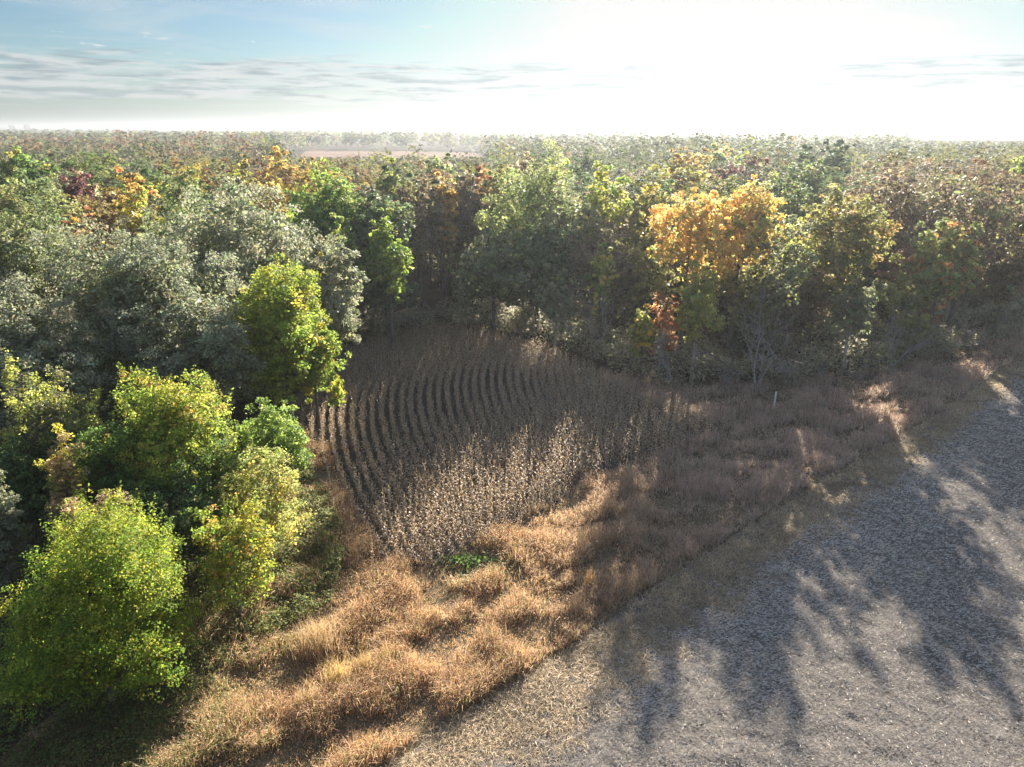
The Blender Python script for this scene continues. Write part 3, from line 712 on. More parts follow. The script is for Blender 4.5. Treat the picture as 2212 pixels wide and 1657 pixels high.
for i, (u, vb, Y, h, lab) in enumerate([
        (1560, 842, 79.5, 3.6, 'bare drooping bush left of the many-stemmed bare tree'),
        (1700, 828, 81, 4.0, 'bare drooping bush right behind the white post'),
        (1765, 825, 82, 3.2, 'bare grey bush under the dull brown tree'),
        (1840, 800, 85, 3.5, 'bare grey bush at the foot of the pale shrubby tree'),
        (1990, 745, 92, 4.0, 'bare grey bush below the olive and rust maple'),
        (2080, 720, 98, 4.2, 'bare grey bush below the spreading half-bare oak'),
        (2165, 690, 104, 4.0, 'bare grey bush closest to the right border'),
        (1350, 800, 86, 3.2, 'bare grey bush beside the corn under the small yellow tree'),
        (1420, 830, 82.5, 3.0, 'bare grey bush at the tip of the corn patch'),
        (1120, 715, 101, 3.5, 'bare grey bush at the back of the corn under the drooping tree')]):
    bare_tree('bare_bush', lab, u, vb, Y, h * 1.15, 5, spread=0.6, gravity=0.07, cat='bush', tilt=0.55, rad=0.045, group='leafless bushes along the wood edge')
# a big dead limb lying against the pale green young tree
dl = obj('fallen_limb', None, loc=(ground(1625, 845)[0], 79.6, 0)); tag(dl, 'dead grey limb lying aslant among the brush left of the white post', 'dead limb')
tb = Tubes(); r = np.random.default_rng(5)
P = bez(np.array([1.5, 0, 0.2]), np.array([-3.0, 0.3, 2.6]), np.array([-8.0, 0.6, 6.6]), 10)
tb.add(P, np.linspace(0.13, 0.04, 10), 7); obj('trunk', tb.mesh('trunk', BARK), dl)
for k in range(7):
    tb = Tubes(); i = r.integers(3, 9)
    d = np.array([-0.8, r.normal(0, 0.5), r.normal(0.1, 0.7)]); d /= np.linalg.norm(d)
    grow(tb, P[i], d, r.uniform(1.6, 2.8), 0.05, 2, r, 0.6, 0.04)
    obj('branch', tb.mesh('branch', GREYBARK), dl)

# ------------------------------------------------------------------ the rest of the wood: shared crowns, one object per tree
def proto(pal_gray, R, H, zb, K, N, leaf, seed, sparse=0.24, twigs=3):
    r = np.random.default_rng(seed)
    V, c, LC, C = crown(N, R, zb, H, K, leaf, pal_gray, r, per=40, shell=sparse, lobes=(0.40, 0.60), var=0.15, rnd=0.55, core=0.10)
    tb = Tubes(); limbs(tb, H, zb, LC, C, r, 0.32, twigs, sides=4)
    return (make_mesh('crown', V, [quads_index(len(V) // 4)], FARLEAF, c), tb.mesh('trunk', BARK), R, H)
G = [(0.5, 0.5, 0.5, 5), (0.56, 0.56, 0.54, 3), (0.45, 0.46, 0.44, 2)]
PROTO = []
for s, (R, H, zb, K, N) in enumerate([(6.5, 20, 2.5, 12, 5600), (7.5, 20, 3, 15, 6200), (5.0, 21, 2, 10, 4600), (6.0, 18, 2, 9, 5000), (8.0, 19, 3, 16, 6400), (4.5, 18, 1.5, 9, 4200)]):
    PROTO.append(proto(G, R, H, zb, K, N, 0.46, 100 + s, 0.16))
PROTO_SPARSE = [proto(G, 6.0, 21, 3, 12, 2600, 0.36, 120, 0.32, 9), proto(G, 5.0, 20, 2.5, 9, 2200, 0.36, 121, 0.32, 9)]
COLS = {'olive': (0.24, 0.245, 0.09), 'grey-green': (0.20, 0.225, 0.125), 'green': (0.17, 0.25, 0.07), 'dark green': (0.105, 0.16, 0.07),
        'yellow-green': (0.40, 0.41, 0.07), 'golden': (0.55, 0.40, 0.09), 'ochre': (0.38, 0.28, 0.11), 'orange': (0.56, 0.29, 0.09),
        'russet': (0.33, 0.195, 0.11), 'brown': (0.25, 0.20, 0.135), 'grey-brown': (0.24, 0.22, 0.17)}
def pick_color(x, y, r):
    u = x / max(y, 1)
    if u < -0.15:
        p = {'olive': 5, 'grey-green': 6, 'green': 4, 'dark green': 3, 'yellow-green': 2.2, 'golden': 0.8, 'ochre': 2.2, 'orange': 0.8, 'russet': 1.6, 'brown': 2, 'grey-brown': 2}
        if y > 230: p['russet'] = 3; p['olive'] = 6
    elif u < 0.15:
        p = {'olive': 5, 'grey-green': 4, 'green': 4, 'dark green': 2, 'yellow-green': 2.5, 'golden': 1, 'ochre': 2.5, 'orange': 1, 'russet': 2, 'brown': 3, 'grey-brown': 2}
    else:
        p = {'olive': 5, 'grey-green': 5, 'green': 3, 'dark green': 4, 'yellow-green': 0.5, 'golden': 0.1, 'ochre': 1.0, 'orange': 0.5, 'russet': 1.2, 'brown': 5, 'grey-brown': 5}
    k = list(p); q = np.array([p[c] for c in k]); return k[r.choice(len(k), p=q / q.sum())]

TA = TREES_AT[:]
cand = []
rf = np.random.default_rng(77)
for gy in np.arange(66, 330, 10.5):
    for gx in np.arange(-300, 300, 10.5):
        x = gx + rf.uniform(-4.0, 4.0); y = gy + rf.uniform(-4.0, 4.0)
        if abs(x) > 0.80 * y + 10: continue
        cand.append((x, y))
cand = np.array(cand)
bad = inside(cand[:, 0], cand[:, 1], CORN) | (poly_dist(cand[:, 0], cand[:, 1], CORN) < 4)
gap = [ground(u, v) for u, v in [(820, 720), (900, 700), (1010, 690), (970, 655), (915, 640), (860, 660)]]
bad |= inside(cand[:, 0], cand[:, 1], gap)
bad |= inside(cand[:, 0], cand[:, 1], GRASS_POLY) | (poly_dist(cand[:, 0], cand[:, 1], GRASS_POLY) < 4.5)
E2 = np.array(EDGE)
bad |= cand[:, 1] < np.interp(cand[:, 0], E2[:, 0], E2[:, 1] + 14)      # the field side of the edge
bad |= (cand[:, 0] < -15) & (cand[:, 1] < 72)
keep = []
for i, (x, y) in enumerate(cand):
    if bad[i]: continue
    if any((x - a) ** 2 + (y - b) ** 2 < (0.6 * c + 2.6) ** 2 for a, b, c in TA): continue
    keep.append((x, y))
keep.sort(key=lambda p: p[1])
NIND = 215
wood = []
for (x, y) in keep[:NIND]:
    c = pick_color(x, y, rf)
    wood.append([x, y, c])
far_extra = keep[NIND:]
ORD = ['first', 'second', 'third', 'fourth', 'fifth', 'sixth', 'seventh', 'eighth', 'ninth', 'tenth', 'eleventh', 'twelfth', 'thirteenth', 'fourteenth', 'fifteenth', 'sixteenth', 'seventeenth', 'eighteenth', 'nineteenth', 'twentieth']
def zone(x, y):
    u = x / y
    side = 'left wood' if u < -0.16 else ('centre wood' if u < 0.14 else 'right wood')
    rank = 'front' if y < 140 else ('mid' if y < 195 else 'far')
    return rank, side
groups = {}
for t in wood:
    groups.setdefault((t[2],) + zone(t[0], t[1]), []).append(t)
first = {}
for (c, rank, side), lst in sorted(groups.items(), key=lambda kv: str(kv[0])):
    lst.sort(key=lambda t: t[0] / t[1])
    for i, (x, y, _) in enumerate(lst):
        sparse = c in ('grey-brown', 'brown') and rf.random() < 0.5
        arr = PROTO_SPARSE if sparse else PROTO
        j = rf.integers(0, len(arr)); cm, tm, R, H = arr[j]
        right = x / y > 0.14
        h = rf.uniform(21, 26) if right else rf.uniform(17.5, 25)
        if y > 190 and right: h += 1.5
        if right and y < 135: h = min(h, max(12.0, (y - 52) * 0.345))
        s = h / H
        wobble = 1 - 0.5 * abs(rf.normal(0, 0.15))
        base = obj('broadleaf_tree', None, loc=(x, y, -0.2)); base.rotation_euler = (0, 0, rf.uniform(0, 6.28))
        sx = s * rf.uniform(0.92, 1.2)
        base.scale = (sx, sx, s * wobble)
        n = len(lst)
        where = ('only ' if n == 1 else '') + f'{c} {"sparse" if sparse else "leafy"} tree in {rank} {side}'
        if n > 1: where += f', {ORD[i] if i < 20 else "last"} from left of its colour'
        tag(base, where, 'tree', 'trees of the autumn wood')
        crn = obj('crown', cm, base); trk = obj('trunk', tm, base)
        k = COLS[c]; m = rf.uniform(0.82, 1.2)
        crn.color = (k[0] * m * rf.uniform(0.9, 1.1), k[1] * m, k[2] * m * rf.uniform(0.85, 1.15), 1)

# ------------------------------------------------------------------ distant woods as one mass
rd = np.random.default_rng(5)
pts = [np.array(far_extra).reshape(-1, 2)] if far_extra else []
def scatter(y0, y1, sp):
    n = int(0.79 * (y1 * y1 - y0 * y0) / (sp * sp))
    y = np.sqrt(rd.uniform(y0 * y0, y1 * y1, n)); x = rd.uniform(-0.79, 0.79, n) * y
    return np.stack([x, y], 1)
ymax = max(p[1] for p in keep)
pts += [scatter(ymax, 520, 12), scatter(520, 1060, 20), scatter(1060, 1120, 10), scatter(1120, 2300, 40), scatter(2300, 5200, 85), scatter(5200, 10500, 160)]
pts = np.concatenate(pts)
lod = pts[:, 1]
mask = np.ones(len(pts), bool)
for poly in FARF:
    mask &= ~inside(pts[:, 0], pts[:, 1], poly)
# also keep the slope in front of the near distant field open
pts = pts[mask]; lod = lod[mask]
n = len(pts)
hgt = rd.uniform(16.5, 25.5, n) + np.where(pts[:, 0] / pts[:, 1] > 0.14, 2.0, 0.0)
hgt = np.where(lod > 1060, rd.uniform(17, 24, n), hgt)
hgt = hgt + 13.0 * (fbm(pts[:, 0], pts[:, 1], 130, 81) - 0.5) + np.where(lod > 1060, 9.0 * (fbm(pts[:, 0], pts[:, 1] * 0.3, 700, 82) - 0.5), 0)
infront = (lod < 840) & (lod > 300) & (np.abs(pts[:, 0] / lod + 0.17) < 0.14)
hgt = np.where(infront, np.minimum(hgt, 29.4 - lod * 0.0339 - rd.uniform(0, 2.2, n)), hgt)
rfield = (lod < 1950) & (pts[:, 0] / lod > 0.53)
hgt = np.where(rfield, np.minimum(hgt, 29.5 - lod * 0.0112), hgt)
hgt = np.maximum(hgt, 4)
rad = (4.0 + hgt * 0.18 + rd.uniform(-0.8, 1.6, n)) * np.where(lod > 1120, 1.5, 1.0) * np.where(lod > 2300, 1.7, 1.0)
ncl = np.clip(24000 / lod * np.where(lod < 480, 1.0, 0.55), 4, 90).astype(int)
idx = np.repeat(np.arange(n), ncl)
m = len(idx)
d = unit(rd.normal(0, 1, (m, 3)) + np.array([0, -0.35, 0.45]))
# five soft lobes per crown
lob = unit(rd.normal(0, 1, (n, 6, 3)) + np.array([0, -0.2, 0.3])) * 0.5
li = rd.integers(0, 6, m)
hz = np.minimum(hgt * 0.42, rad * 1.25)
P = (lob[idx, li] + d * 0.5 * rd.uniform(0.75, 1.05, (m, 1)))
P = P * np.stack([rad, rad, hz], 1)[idx] + np.stack([pts[:, 0], pts[:, 1], hgt - hz], 1)[idx]
names = list(COLS); cc = np.array([COLS[k] for k in names])
pl = np.array([7, 6, 4, 3, 1.6, 0.2, 1.8, 0.3, 1.5, 2, 3.0]); pr = np.array([6, 7, 4, 4, 1, 0.1, 1.2, 0.2, 0.8, 3, 3.5])
ch = np.where(pts[:, 0] < 0, rd.choice(len(names), n, p=pl / pl.sum()), rd.choice(len(names), n, p=pr / pr.sum()))
stand = fbm(pts[:, 0], pts[:, 1], 130, 83)
ch = np.where((stand < 0.42) & (rd.random(n) < 0.6), names.index('grey-green'), np.where((stand > 0.6) & (rd.random(n) < 0.6), names.index('olive'), ch))
band = (lod > 380) & (lod < 900) & (pts[:, 0] / lod < -0.05) & (rd.random(n) < 0.4)
ch = np.where(band, np.where(rd.random(n) < 0.6, names.index('russet'), names.index('brown')), ch)
tc_ = cc[ch] * 0.5 * rd.uniform(0.8, 1.25, (n, 1))
colr = tc_[idx] * rd.uniform(0.85, 1.15, (m, 1))
size = np.clip(3.2 * lod / 711, 1.2, 13)[idx] * rd.uniform(0.8, 1.2, m)
V = leaf_quads(P, size, d * 2.0, rnd=0.35, ratio=0.85, r=rd)
print('far quads', m, 'far crowns', n)
o = obj('distant_woods', make_mesh('distant_woods', V, [quads_index(m)], FARLEAF, colr)); tag(o, kind='stuff')

# ------------------------------------------------------------------ dry corn
def corn_proto(seed):
    r = np.random.default_rng(seed)
    H = r.uniform(1.9, 2.35)
    V = []; T = []; Q = []; c = []; n = 0
    lean = r.normal(0, 0.08, 2)
    # stalk: three-sided
    zz = np.array([0, 0.9, 1.6, H])
    for j in range(4):
        for k in range(3):
            a = k * 2.094
            rr = 0.018 - 0.004 * j
            V.append((lean[0] * zz[j] + rr * math.cos(a), lean[1] * zz[j] + rr * math.sin(a), zz[j]))
    for j in range(3):
        for k in range(3):
            Q.append((j * 3 + k, j * 3 + (k + 1) % 3, j * 3 + 3 + (k + 1) % 3, j * 3 + 3 + k)); c.append((0.36, 0.27, 0.17))
    n = 12
    def blade(p, az, L, up, wdt, col, seg=2):
        nonlocal n
        dr = np.array([math.cos(az), math.sin(az), 0]); sd = np.array([-math.sin(az), math.cos(az), 0])
        pts = []
        a = up; q = np.array(p, float)
        for s in range(seg + 1):
            pts.append(q.copy())
            q = q + (dr * math.cos(a) + np.array([0, 0, math.sin(a)])) * L / seg
            a -= r.uniform(0.9, 1.6)
        for s, q in enumerate(pts):
            ww = wdt * ((1.0, 0.9, 0.3) if seg == 2 else (1.0, 0.2))[s]
            tw = sd * ww * 0.5 + np.array([0, 0, r.normal(0, 0.2) * ww])
            V.append(tuple(q - tw)); V.append(tuple(q + tw))
        for s in range(seg):
            Q.append((n + 2 * s, n + 2 * s + 1, n + 2 * s + 3, n + 2 * s + 2)); c.append(col)
        n += 2 * (seg + 1)
    az0 = r.uniform(0, 6.28)
    nl = 6
    for k in range(nl):
        z = 0.45 + (H - 0.65) * k / (nl - 1)
        col = np.array([(0.58, 0.44, 0.32), (0.51, 0.375, 0.265), (0.62, 0.50, 0.39), (0.52, 0.345, 0.215)][r.integers(0, 4)]) * r.uniform(0.8, 1.15)
        blade((lean[0] * z, lean[1] * z, z), az0 + k * math.pi + r.normal(0, 0.6), r.uniform(0.28, 0.46) * (0.75 if k > 4 else 1), r.uniform(0.6, 1.2), 0.08, col)
    for k in range(2):
        blade((lean[0] * H, lean[1] * H, H - 0.03), az0 + k * 2.6, 0.3, 1.25, 0.03, (0.42, 0.32, 0.22), 1)
    ez = r.uniform(0.8, 1.1)
    blade((lean[0] * ez, lean[1] * ez, ez), az0 + 1.2, 0.3, -0.3, 0.09, (0.50, 0.40, 0.28), 2)
    return np.array(V), np.array(Q), np.array(c)
CP = [corn_proto(300 + i) for i in range(10)]
def rowx(y):
    t = y - 42.0
    return -0.6 * t + 0.00775 * t * t
rc_ = np.random.default_rng(9)
cx = []; cy = []
for k in range(-60, 70):
    c0 = k * 1.02
    y = np.arange(41, 106, 0.17)
    y = y + rc_.normal(0, 0.04, len(y))
    x = c0 + rowx(y)
    x = x + rc_.normal(0, 1, len(y)) * (0.045 + 0.24 * np.clip((x + 3) / 10 + (y - 84) / 20, 0, 1))
    ins = inside(x, y, CORN) & (rc_.random(len(y)) < 0.93 * np.clip(0.65 + poly_dist(x, y, CORN) * 0.3, 0, 1) * (1 - 0.25 * (fbm(x, y, 6, 33) < 0.32)))
    cx.append(x[ins]); cy.append(y[ins])
cx = np.concatenate(cx); cy = np.concatenate(cy)
edge_d = poly_dist(cx, cy, CORN)
sc_ = rc_.uniform(0.78, 1.12, len(cx)) * np.clip(0.66 + edge_d * 0.15 + 0.5 * (fbm(cx, cy, 3.0, 35) - 0.5), 0.5, 1.0)
pi_ = rc_.integers(0, len(CP), len(cx))
rot = rc_.uniform(0, 6.28, len(cx))
rng_d = np.hypot(cx, cy)
order = np.argsort(rng_d)
indiv = order[:300]; mass = order[300:]
cmesh = [make_mesh('corn_stalk', V, [Q], STRAW, c) for V, Q, c in CP]
for i in indiv:
    o = obj('corn_stalk', cmesh[pi_[i]], loc=(cx[i], cy[i], 0.0)); o.rotation_euler = (0, 0, rot[i]); o.scale = (sc_[i],) * 3
    tag(o, 'dry tan corn stalk in the row ends nearest the camera', 'corn plant', 'corn stalks at the near end of the patch')
VV = []; QQ = []; CC = []; off = 0
for p in range(len(CP)):
    s = mass[pi_[mass] == p]
    V, Q, c = CP[p]
    a = rot[s]; ca = np.cos(a)[:, None]; sa = np.sin(a)[:, None]
    k = sc_[s][:, None]
    x = (V[None, :, 0] * ca - V[None, :, 1] * sa) * k + cx[s][:, None]
    y = (V[None, :, 0] * sa + V[None, :, 1] * ca) * k + cy[s][:, None]
    z = V[None, :, 2] * k + 0 * x
    VV.append(np.stack([x, y, z], -1).reshape(-1, 3))
    QQ.append((Q[None] + (np.arange(len(s)) * len(V))[:, None, None]).reshape(-1, 4) + off)
    CC.append((c[None] * rc_.uniform(0.8, 1.15, (len(s), 1, 1))).reshape(-1, 3))
    off += len(s) * len(V)
o = obj('corn_crop', make_mesh('corn_crop', np.concatenate(VV), [np.concatenate(QQ)], STRAW, np.concatenate(CC))); tag(o, kind='stuff')
print('corn plants', len(cx), 'quads', sum(len(q) for q in QQ))

# ------------------------------------------------------------------ grasses
def blades(P, h, width, lean, cols, r, spread=0.12, seg=2):
    """P (n,3) roots; two-piece blades: one quad and one triangle each"""
    n = len(P)
    az = r.uniform(0, 6.28, n); wa = r.uniform(0, 6.28, n)
    d = np.stack([np.cos(az), np.sin(az), 0 * az], 1) * lean[:, None]
    s = np.stack([np.cos(wa), np.sin(wa), 0 * wa], 1) * (width * 0.5)[:, None]
    up = np.array([0, 0, 1.0])
    m = P + d * h[:, None] * 0.35 + up * h[:, None] * 0.62
    t = P + d * h[:, None] * 1.0 + up * (h * np.clip(1 - 0.35 * lean, 0.3, 1))[:, None]
    V = np.stack([P - s, P + s, m + s * 0.9, m - s * 0.9, t], 1).reshape(-1, 3)
    i = np.arange(n)[:, None] * 5
    return V, i + np.array([[0, 1, 2, 3]]), i + np.array([[3, 2, 4]]), cols
def grass_object(name, sets, mat):
    VV, Q, T, CQ, off = [], [], [], [], 0
    for V, q, t, c in sets:
        VV.append(V); Q.append(q + off); T.append(t + off); CQ.append(c); off += len(V)
    c = np.concatenate(CQ)
    me = make_mesh(name, np.concatenate(VV), [np.concatenate(Q), np.concatenate(T)], mat, np.concatenate([c, c]))
    return obj(name, me)
def sample_poly(poly, n, r, maxd=None):
    P = np.array(poly); x0, y0 = P.min(0); x1, y1 = P.max(0)
    x = r.uniform(x0, x1, n); y = r.uniform(y0, y1, n)
    k = inside(x, y, poly)
    return x[k], y[k]
rg = np.random.default_rng(21)
# camera-frustum test on the ground, with a margin, so that blades are only grown where the photo could see them
def in_view(x, y, m=1.12):
    dp = CAMH * math.sin(PITCH) + y * math.cos(PITCH)
    return (np.abs(x) / dp < 0.72 * m) & (y > 21)
x, y = sample_poly(GRASS_POLY, 1100000, rg)
k = in_view(x, y); x, y = x[k], y[k]
inc = inside(x, y, CORN)
dist = np.hypot(np.hypot(x, y), CAMH)
# density falls with distance as blades get wider
p = np.clip((40.0 / dist) ** 1.8, 0.0, 1)
k = (rg.random(len(x)) < p) & ~(inc & (poly_dist(x, y, CORN) > 0.8)); x, y, dist = x[k], y[k], dist[k]
# mounds of weed with open hollows between
mound = fbm(x * 0.86 + y * 0.5, (y * 0.86 - x * 0.5) * 1.5, 2.9, 41); big = fbm(x, y, 9, 44)
clear = np.exp(-(((x + 1.5) / 3.2) ** 2 + ((y - 42.6) / 1.6) ** 2)) + 0.8 * np.exp(-(((x - 13.5) / 5) ** 2 + ((y - 59.0) / 2.0) ** 2))
dens = np.clip((mound - 0.30) * 4, 0.45, 1) * (1 - 0.9 * np.clip(clear, 0, 1))
BRAMBLE = [ground(u, v) for u, v in [(330, 1720), (360, 1600), (440, 1500), (560, 1400), (720, 1310), (760, 1180), (700, 1060), (640, 960), (560, 1020), (420, 1180), (100, 1480), (-150, 1560), (-150, 1750)]]
dens = dens * np.where(inside(x, y, BRAMBLE), 0.45, 1.0)
k = rg.random(len(x)) < dens; x, y, dist, mound, big, clear = x[k], y[k], dist[k], mound[k], big[k], clear[k]
print('weed tufts', len(x))
nb = 3
X = np.repeat(x, nb) + rg.normal(0, 0.10, len(x) * nb); Y = np.repeat(y, nb) + rg.normal(0, 0.10, len(x) * nb)
D = np.repeat(dist, nb); M = np.repeat(mound, nb); B = np.repeat(big, nb)
hgt = (0.18 + 1.15 * np.clip((M - 0.34) * 2.9, 0, 1)) * rg.uniform(0.6, 1.25, len(X))
wd = 0.020 * D / 40 * rg.uniform(0.7, 1.5, len(X)) + 0.012
tone = np.array([(0.49, 0.305, 0.185), (0.55, 0.36, 0.225), (0.41, 0.25, 0.155), (0.58, 0.42, 0.255), (0.24, 0.25, 0.10)])
left = np.clip((-X - 9 + (Y - 30) * -0.25) / 8, 0, 1)
red = np.clip((X - 2 + rg.normal(0, 3, len(X))) / 14, 0, 1)
ti = np.where(rg.random(len(X)) < 0.12 + 0.45 * left * (B > 0.42), 4, rg.integers(0, 4, len(X)))
cols = tone[ti] * rg.uniform(0.72, 1.25, (len(X), 1))
cols = cols * (1 - red[:, None] * 0.75) + red[:, None] * 0.75 * np.array([0.52, 0.42, 0.375]) * rg.uniform(0.75, 1.25, (len(X), 1))  # right-hand weeds' own tone, greyed and paled to lift their shade by colour
Pp = np.stack([X, Y, np.full(len(X), -0.06)], 1)
kx = rg.random(len(x)) < 0.16 * np.clip((fbm(x, y, 4.0, 47) - 0.5) * 5, 0, 1)
sx_, sy_, sm_ = x[kx], y[kx], mound[kx]
stalks = blades(np.stack([sx_, sy_, 0 * sx_ - 0.05], 1), (0.65 + 1.1 * np.clip((sm_ - 0.34) * 2.9, 0, 1)) * rg.uniform(0.8, 1.35, len(sx_)), 0.016 * dist[kx] / 40 + 0.012,
                rg.uniform(0.02, 0.35, len(sx_)), np.array([(0.17, 0.11, 0.075)]) * rg.uniform(0.6, 1.5, (len(sx_), 1)), rg)
sets = [stalks, blades(Pp, hgt, wd, rg.uniform(0.15, 0.9, len(X)), cols, rg)]
# seed heads: short bits floating on the tops of the mounds
ns = int(len(x) * 2.6)
j = rg.integers(0, len(x), ns)
hx = x[j] + rg.normal(0, 0.2, ns); hy = y[j] + rg.normal(0, 0.2, ns)
hz = (0.18 + 1.15 * np.clip((mound[j] - 0.34) * 2.9, 0, 1)) * rg.uniform(0.55, 1.12, ns) - 0.05
L = 0.078 * (dist[j] / 40) ** 0.9
V = leaf_quads(np.stack([hx, hy, hz], 1), L, np.tile([[0, 0, 1.0]], (ns, 1)), up=0.2, ratio=0.38, r=rg)
redj = np.clip((hx - 2) / 14, 0, 1)
cs = tone[rg.integers(0, 4, ns)] * rg.uniform(0.85, 1.45, (ns, 1)) * (1 + redj[:, None] * np.array([0.10, 0.08, 0.35]))  # seed heads likewise paled to the right, brightening the shaded side in colour
go = grass_object('dead_weeds', sets, STRAW); tag(go, kind='stuff')
so_ = obj('weed_seed_heads', make_mesh('weed_seed_heads', V, [quads_index(ns)], STRAW, cs)); tag(so_, kind='stuff')

# cut, matted grass along the field edge
def along(n, r, t0, t1, y_max=130):
    i = r.integers(5, 400, n); f = r.random(n)
    A = eA[i] * (1 - f[:, None]) + eA[i + 1] * f[:, None]; Bq = fA[i] * (1 - f[:, None]) + fA[i + 1] * f[:, None]
    t = r.uniform(t0, t1, n)[:, None]
    P = A * (1 - t) + Bq * t
    return P[:, 0], P[:, 1], t[:, 0]
x, y, t = along(380000, rg, 0.0, 1.9)
k = in_view(x, y); x, y, t = x[k], y[k], t[k]
dist = np.hypot(np.hypot(x, y), CAMH)
k = rg.random(len(x)) < np.clip((42 / dist) ** 1.6, 0, 1) * np.clip(fbm(x, y, 1.9, 51) * 4.2 - 0.95 - 0.8 * np.clip(t - 0.9, 0, 1), 0.04, 1) * np.clip((1.9 - t) * 1.5, 0, 1) * np.clip(0.15 + t * 3, 0, 1)
x, y, t, dist = x[k], y[k], t[k], dist[k]
print('strip blades', len(x))
tone2 = np.array([(0.66, 0.51, 0.34), (0.55, 0.42, 0.29), (0.52, 0.42, 0.27), (0.40, 0.31, 0.22)])
cols = tone2[rg.integers(0, 4, len(x))] * rg.uniform(0.75, 1.25, (len(x), 1)) * (0.55 + 0.8 * fbm(x, y, 2.3, 52))[:, None]
so2 = grass_object('matted_straw_grass', [blades(np.stack([x, y, np.full(len(x), 0.0)], 1), rg.uniform(0.14, 0.40, len(x)), 0.018 * dist / 40 + 0.01, rg.uniform(0.6, 2.4, len(x)), cols, rg)], STRAW)
tag(so2, kind='stuff')

# stubble straw on the field
ri = np.random.default_rng(31)
nst = 1350000
i = ri.integers(5, 360, nst); dd = ri.random(nst) ** 1.5 * 61 - 1.3
f = ri.random(nst)[:, None]
P = fA[i] * (1 - f) + fA[i + 1] * f + nrm[i] * dd[:, None] + np.stack([dd * 0.3, -dd * 0.1], 1) * 0.3
x, y = P[:, 0], P[:, 1]
k = in_view(x, y, 1.1) & (ri.random(nst) < np.clip((dd + 0.6) / 2.2 + 1.5 * (fbm(P[:, 0], P[:, 1], 2.4, 63) - 0.5), 0, 1)); x, y = x[k], y[k]
dist = np.hypot(np.hypot(x, y), CAMH)
k = ri.random(len(x)) < np.clip((38 / dist) ** 1.6, 0, 1) * np.clip(0.35 + fbm(x, y, 0.9, 61), 0.3, 1); x, y, dist = x[k], y[k], dist[k]
n = len(x); print('stubble', n)
z = 0.08 + clods(x, y) + ri.uniform(0, 0.04, n)
az = ri.normal(-0.2, 0.75, n); L = ri.uniform(0.08, 0.24, n); tilt = np.abs(ri.normal(0, 0.28, n))
d = np.stack([np.cos(az) * np.cos(tilt), np.sin(az) * np.cos(tilt), np.sin(tilt)], 1) * L[:, None]
s = np.stack([-np.sin(az), np.cos(az), 0 * az], 1) * (0.5 * (0.013 * dist / 38 + 0.007))[:, None] + np.array([0, 0, 0.008])
c0 = np.stack([x, y, z], 1)
bow = np.array([0, 0, 1.0]) * (L * ri.uniform(0.0, 0.12, n))[:, None]
V = np.stack([c0 - s, c0 + s, c0 + d + s, c0 + d - s], 1).reshape(-1, 3)
b = np.arange(n)[:, None] * 4
Q = b + np.array([[0, 1, 2, 3]])
cols = np.array([(0.57, 0.505, 0.445), (0.45, 0.395, 0.345), (0.66, 0.59, 0.525)])[ri.integers(0, 3, n)] * ri.uniform(0.75, 1.2, (n, 1))
o = obj('stubble_straw', make_mesh('stubble_straw', V, [Q], STUBBLE, cols)); tag(o, kind='stuff')

# low green brambles between the trees and the weeds, undergrowth of the wood edges
def undergrowth(name, poly, n, hmax, leafpx, pal, seed, holes=0.42, mat=None, mscale=2.2):
    r = np.random.default_rng(seed)
    x, y = sample_poly(poly, n, r)
    k = in_view(x, y, 1.15); x, y = x[k], y[k]
    m = fbm(x, y, mscale, seed)
    k = r.random(len(x)) < np.clip((m - holes + 0.2) * 4, 0.05, 1); x, y, m = x[k], y[k], m[k]
    top = hmax * np.clip(0.25 + 1.6 * (m - 0.3), 0.15, 1)
    z = top * np.sqrt(r.random(len(x)))
    dist = np.hypot(np.hypot(x, y), CAMH)
    pal = np.array(pal); c = pal[r.choice(len(pal), len(x), p=pal[:, 3] / pal[:, 3].sum()), :3] * r.uniform(0.65, 1.35, (len(x), 1)) * (0.8 + 0.5 * vnoise(x, y, 1.1, seed + 3))[:, None]
    V = leaf_quads(np.stack([x, y, z], 1), leafpx * dist / 711, np.tile([[0, 0, 1.0]], (len(x), 1)), r=r, ratio=0.55)
    print(name, len(x))
    return tag(obj(name, make_mesh(name, V, [quads_index(len(x))], mat or LEAF, c)), kind='stuff')
BR = [(0.11, 0.15, 0.05, 4), (0.15, 0.17, 0.07, 3), (0.20, 0.20, 0.06, 2), (0.26, 0.19, 0.09, 2)]
undergrowth('bramble_undergrowth', BRAMBLE, 150000, 1.5, 2.5, BR, 71)
undergrowth('thicket_undergrowth', [(-70, 22), (-26, 16), (-21, 26), (-18, 36), (-18, 44), (-18.5, 54), (-20, 62), (-24, 66), (-26, 84), (-22, 98), (-30, 104), (-80, 96)], 170000, 5.0, 3.0, PAL['green'] + PAL['olive'] + PAL['grey_green'], 72, mscale=4)
def ellipse(cx_, cy_, a, b, rot=0.6):
    return [(cx_ + a * math.cos(q) * math.cos(rot) - b * math.sin(q) * math.sin(rot), cy_ + a * math.cos(q) * math.sin(rot) + b * math.sin(q) * math.cos(rot)) for q in np.linspace(0, 6.28, 14)[:-1]]
FORB = [(0.09, 0.13, 0.04, 4), (0.13, 0.16, 0.06, 3), (0.22, 0.19, 0.11, 3)]
undergrowth('green_forbs', ellipse(13.8, 58.8, 5.0, 2.0), 2600, 0.35, 2.6, FORB, 75, mscale=1.5)
undergrowth('green_forbs', ellipse(-1.5, 42.4, 2.6, 1.2), 1500, 0.35, 2.6, FORB, 76, mscale=1.5)
EDGEBR = [(0.29, 0.275, 0.20, 4), (0.33, 0.29, 0.23, 4), (0.36, 0.31, 0.23, 3), (0.23, 0.255, 0.15, 3)]
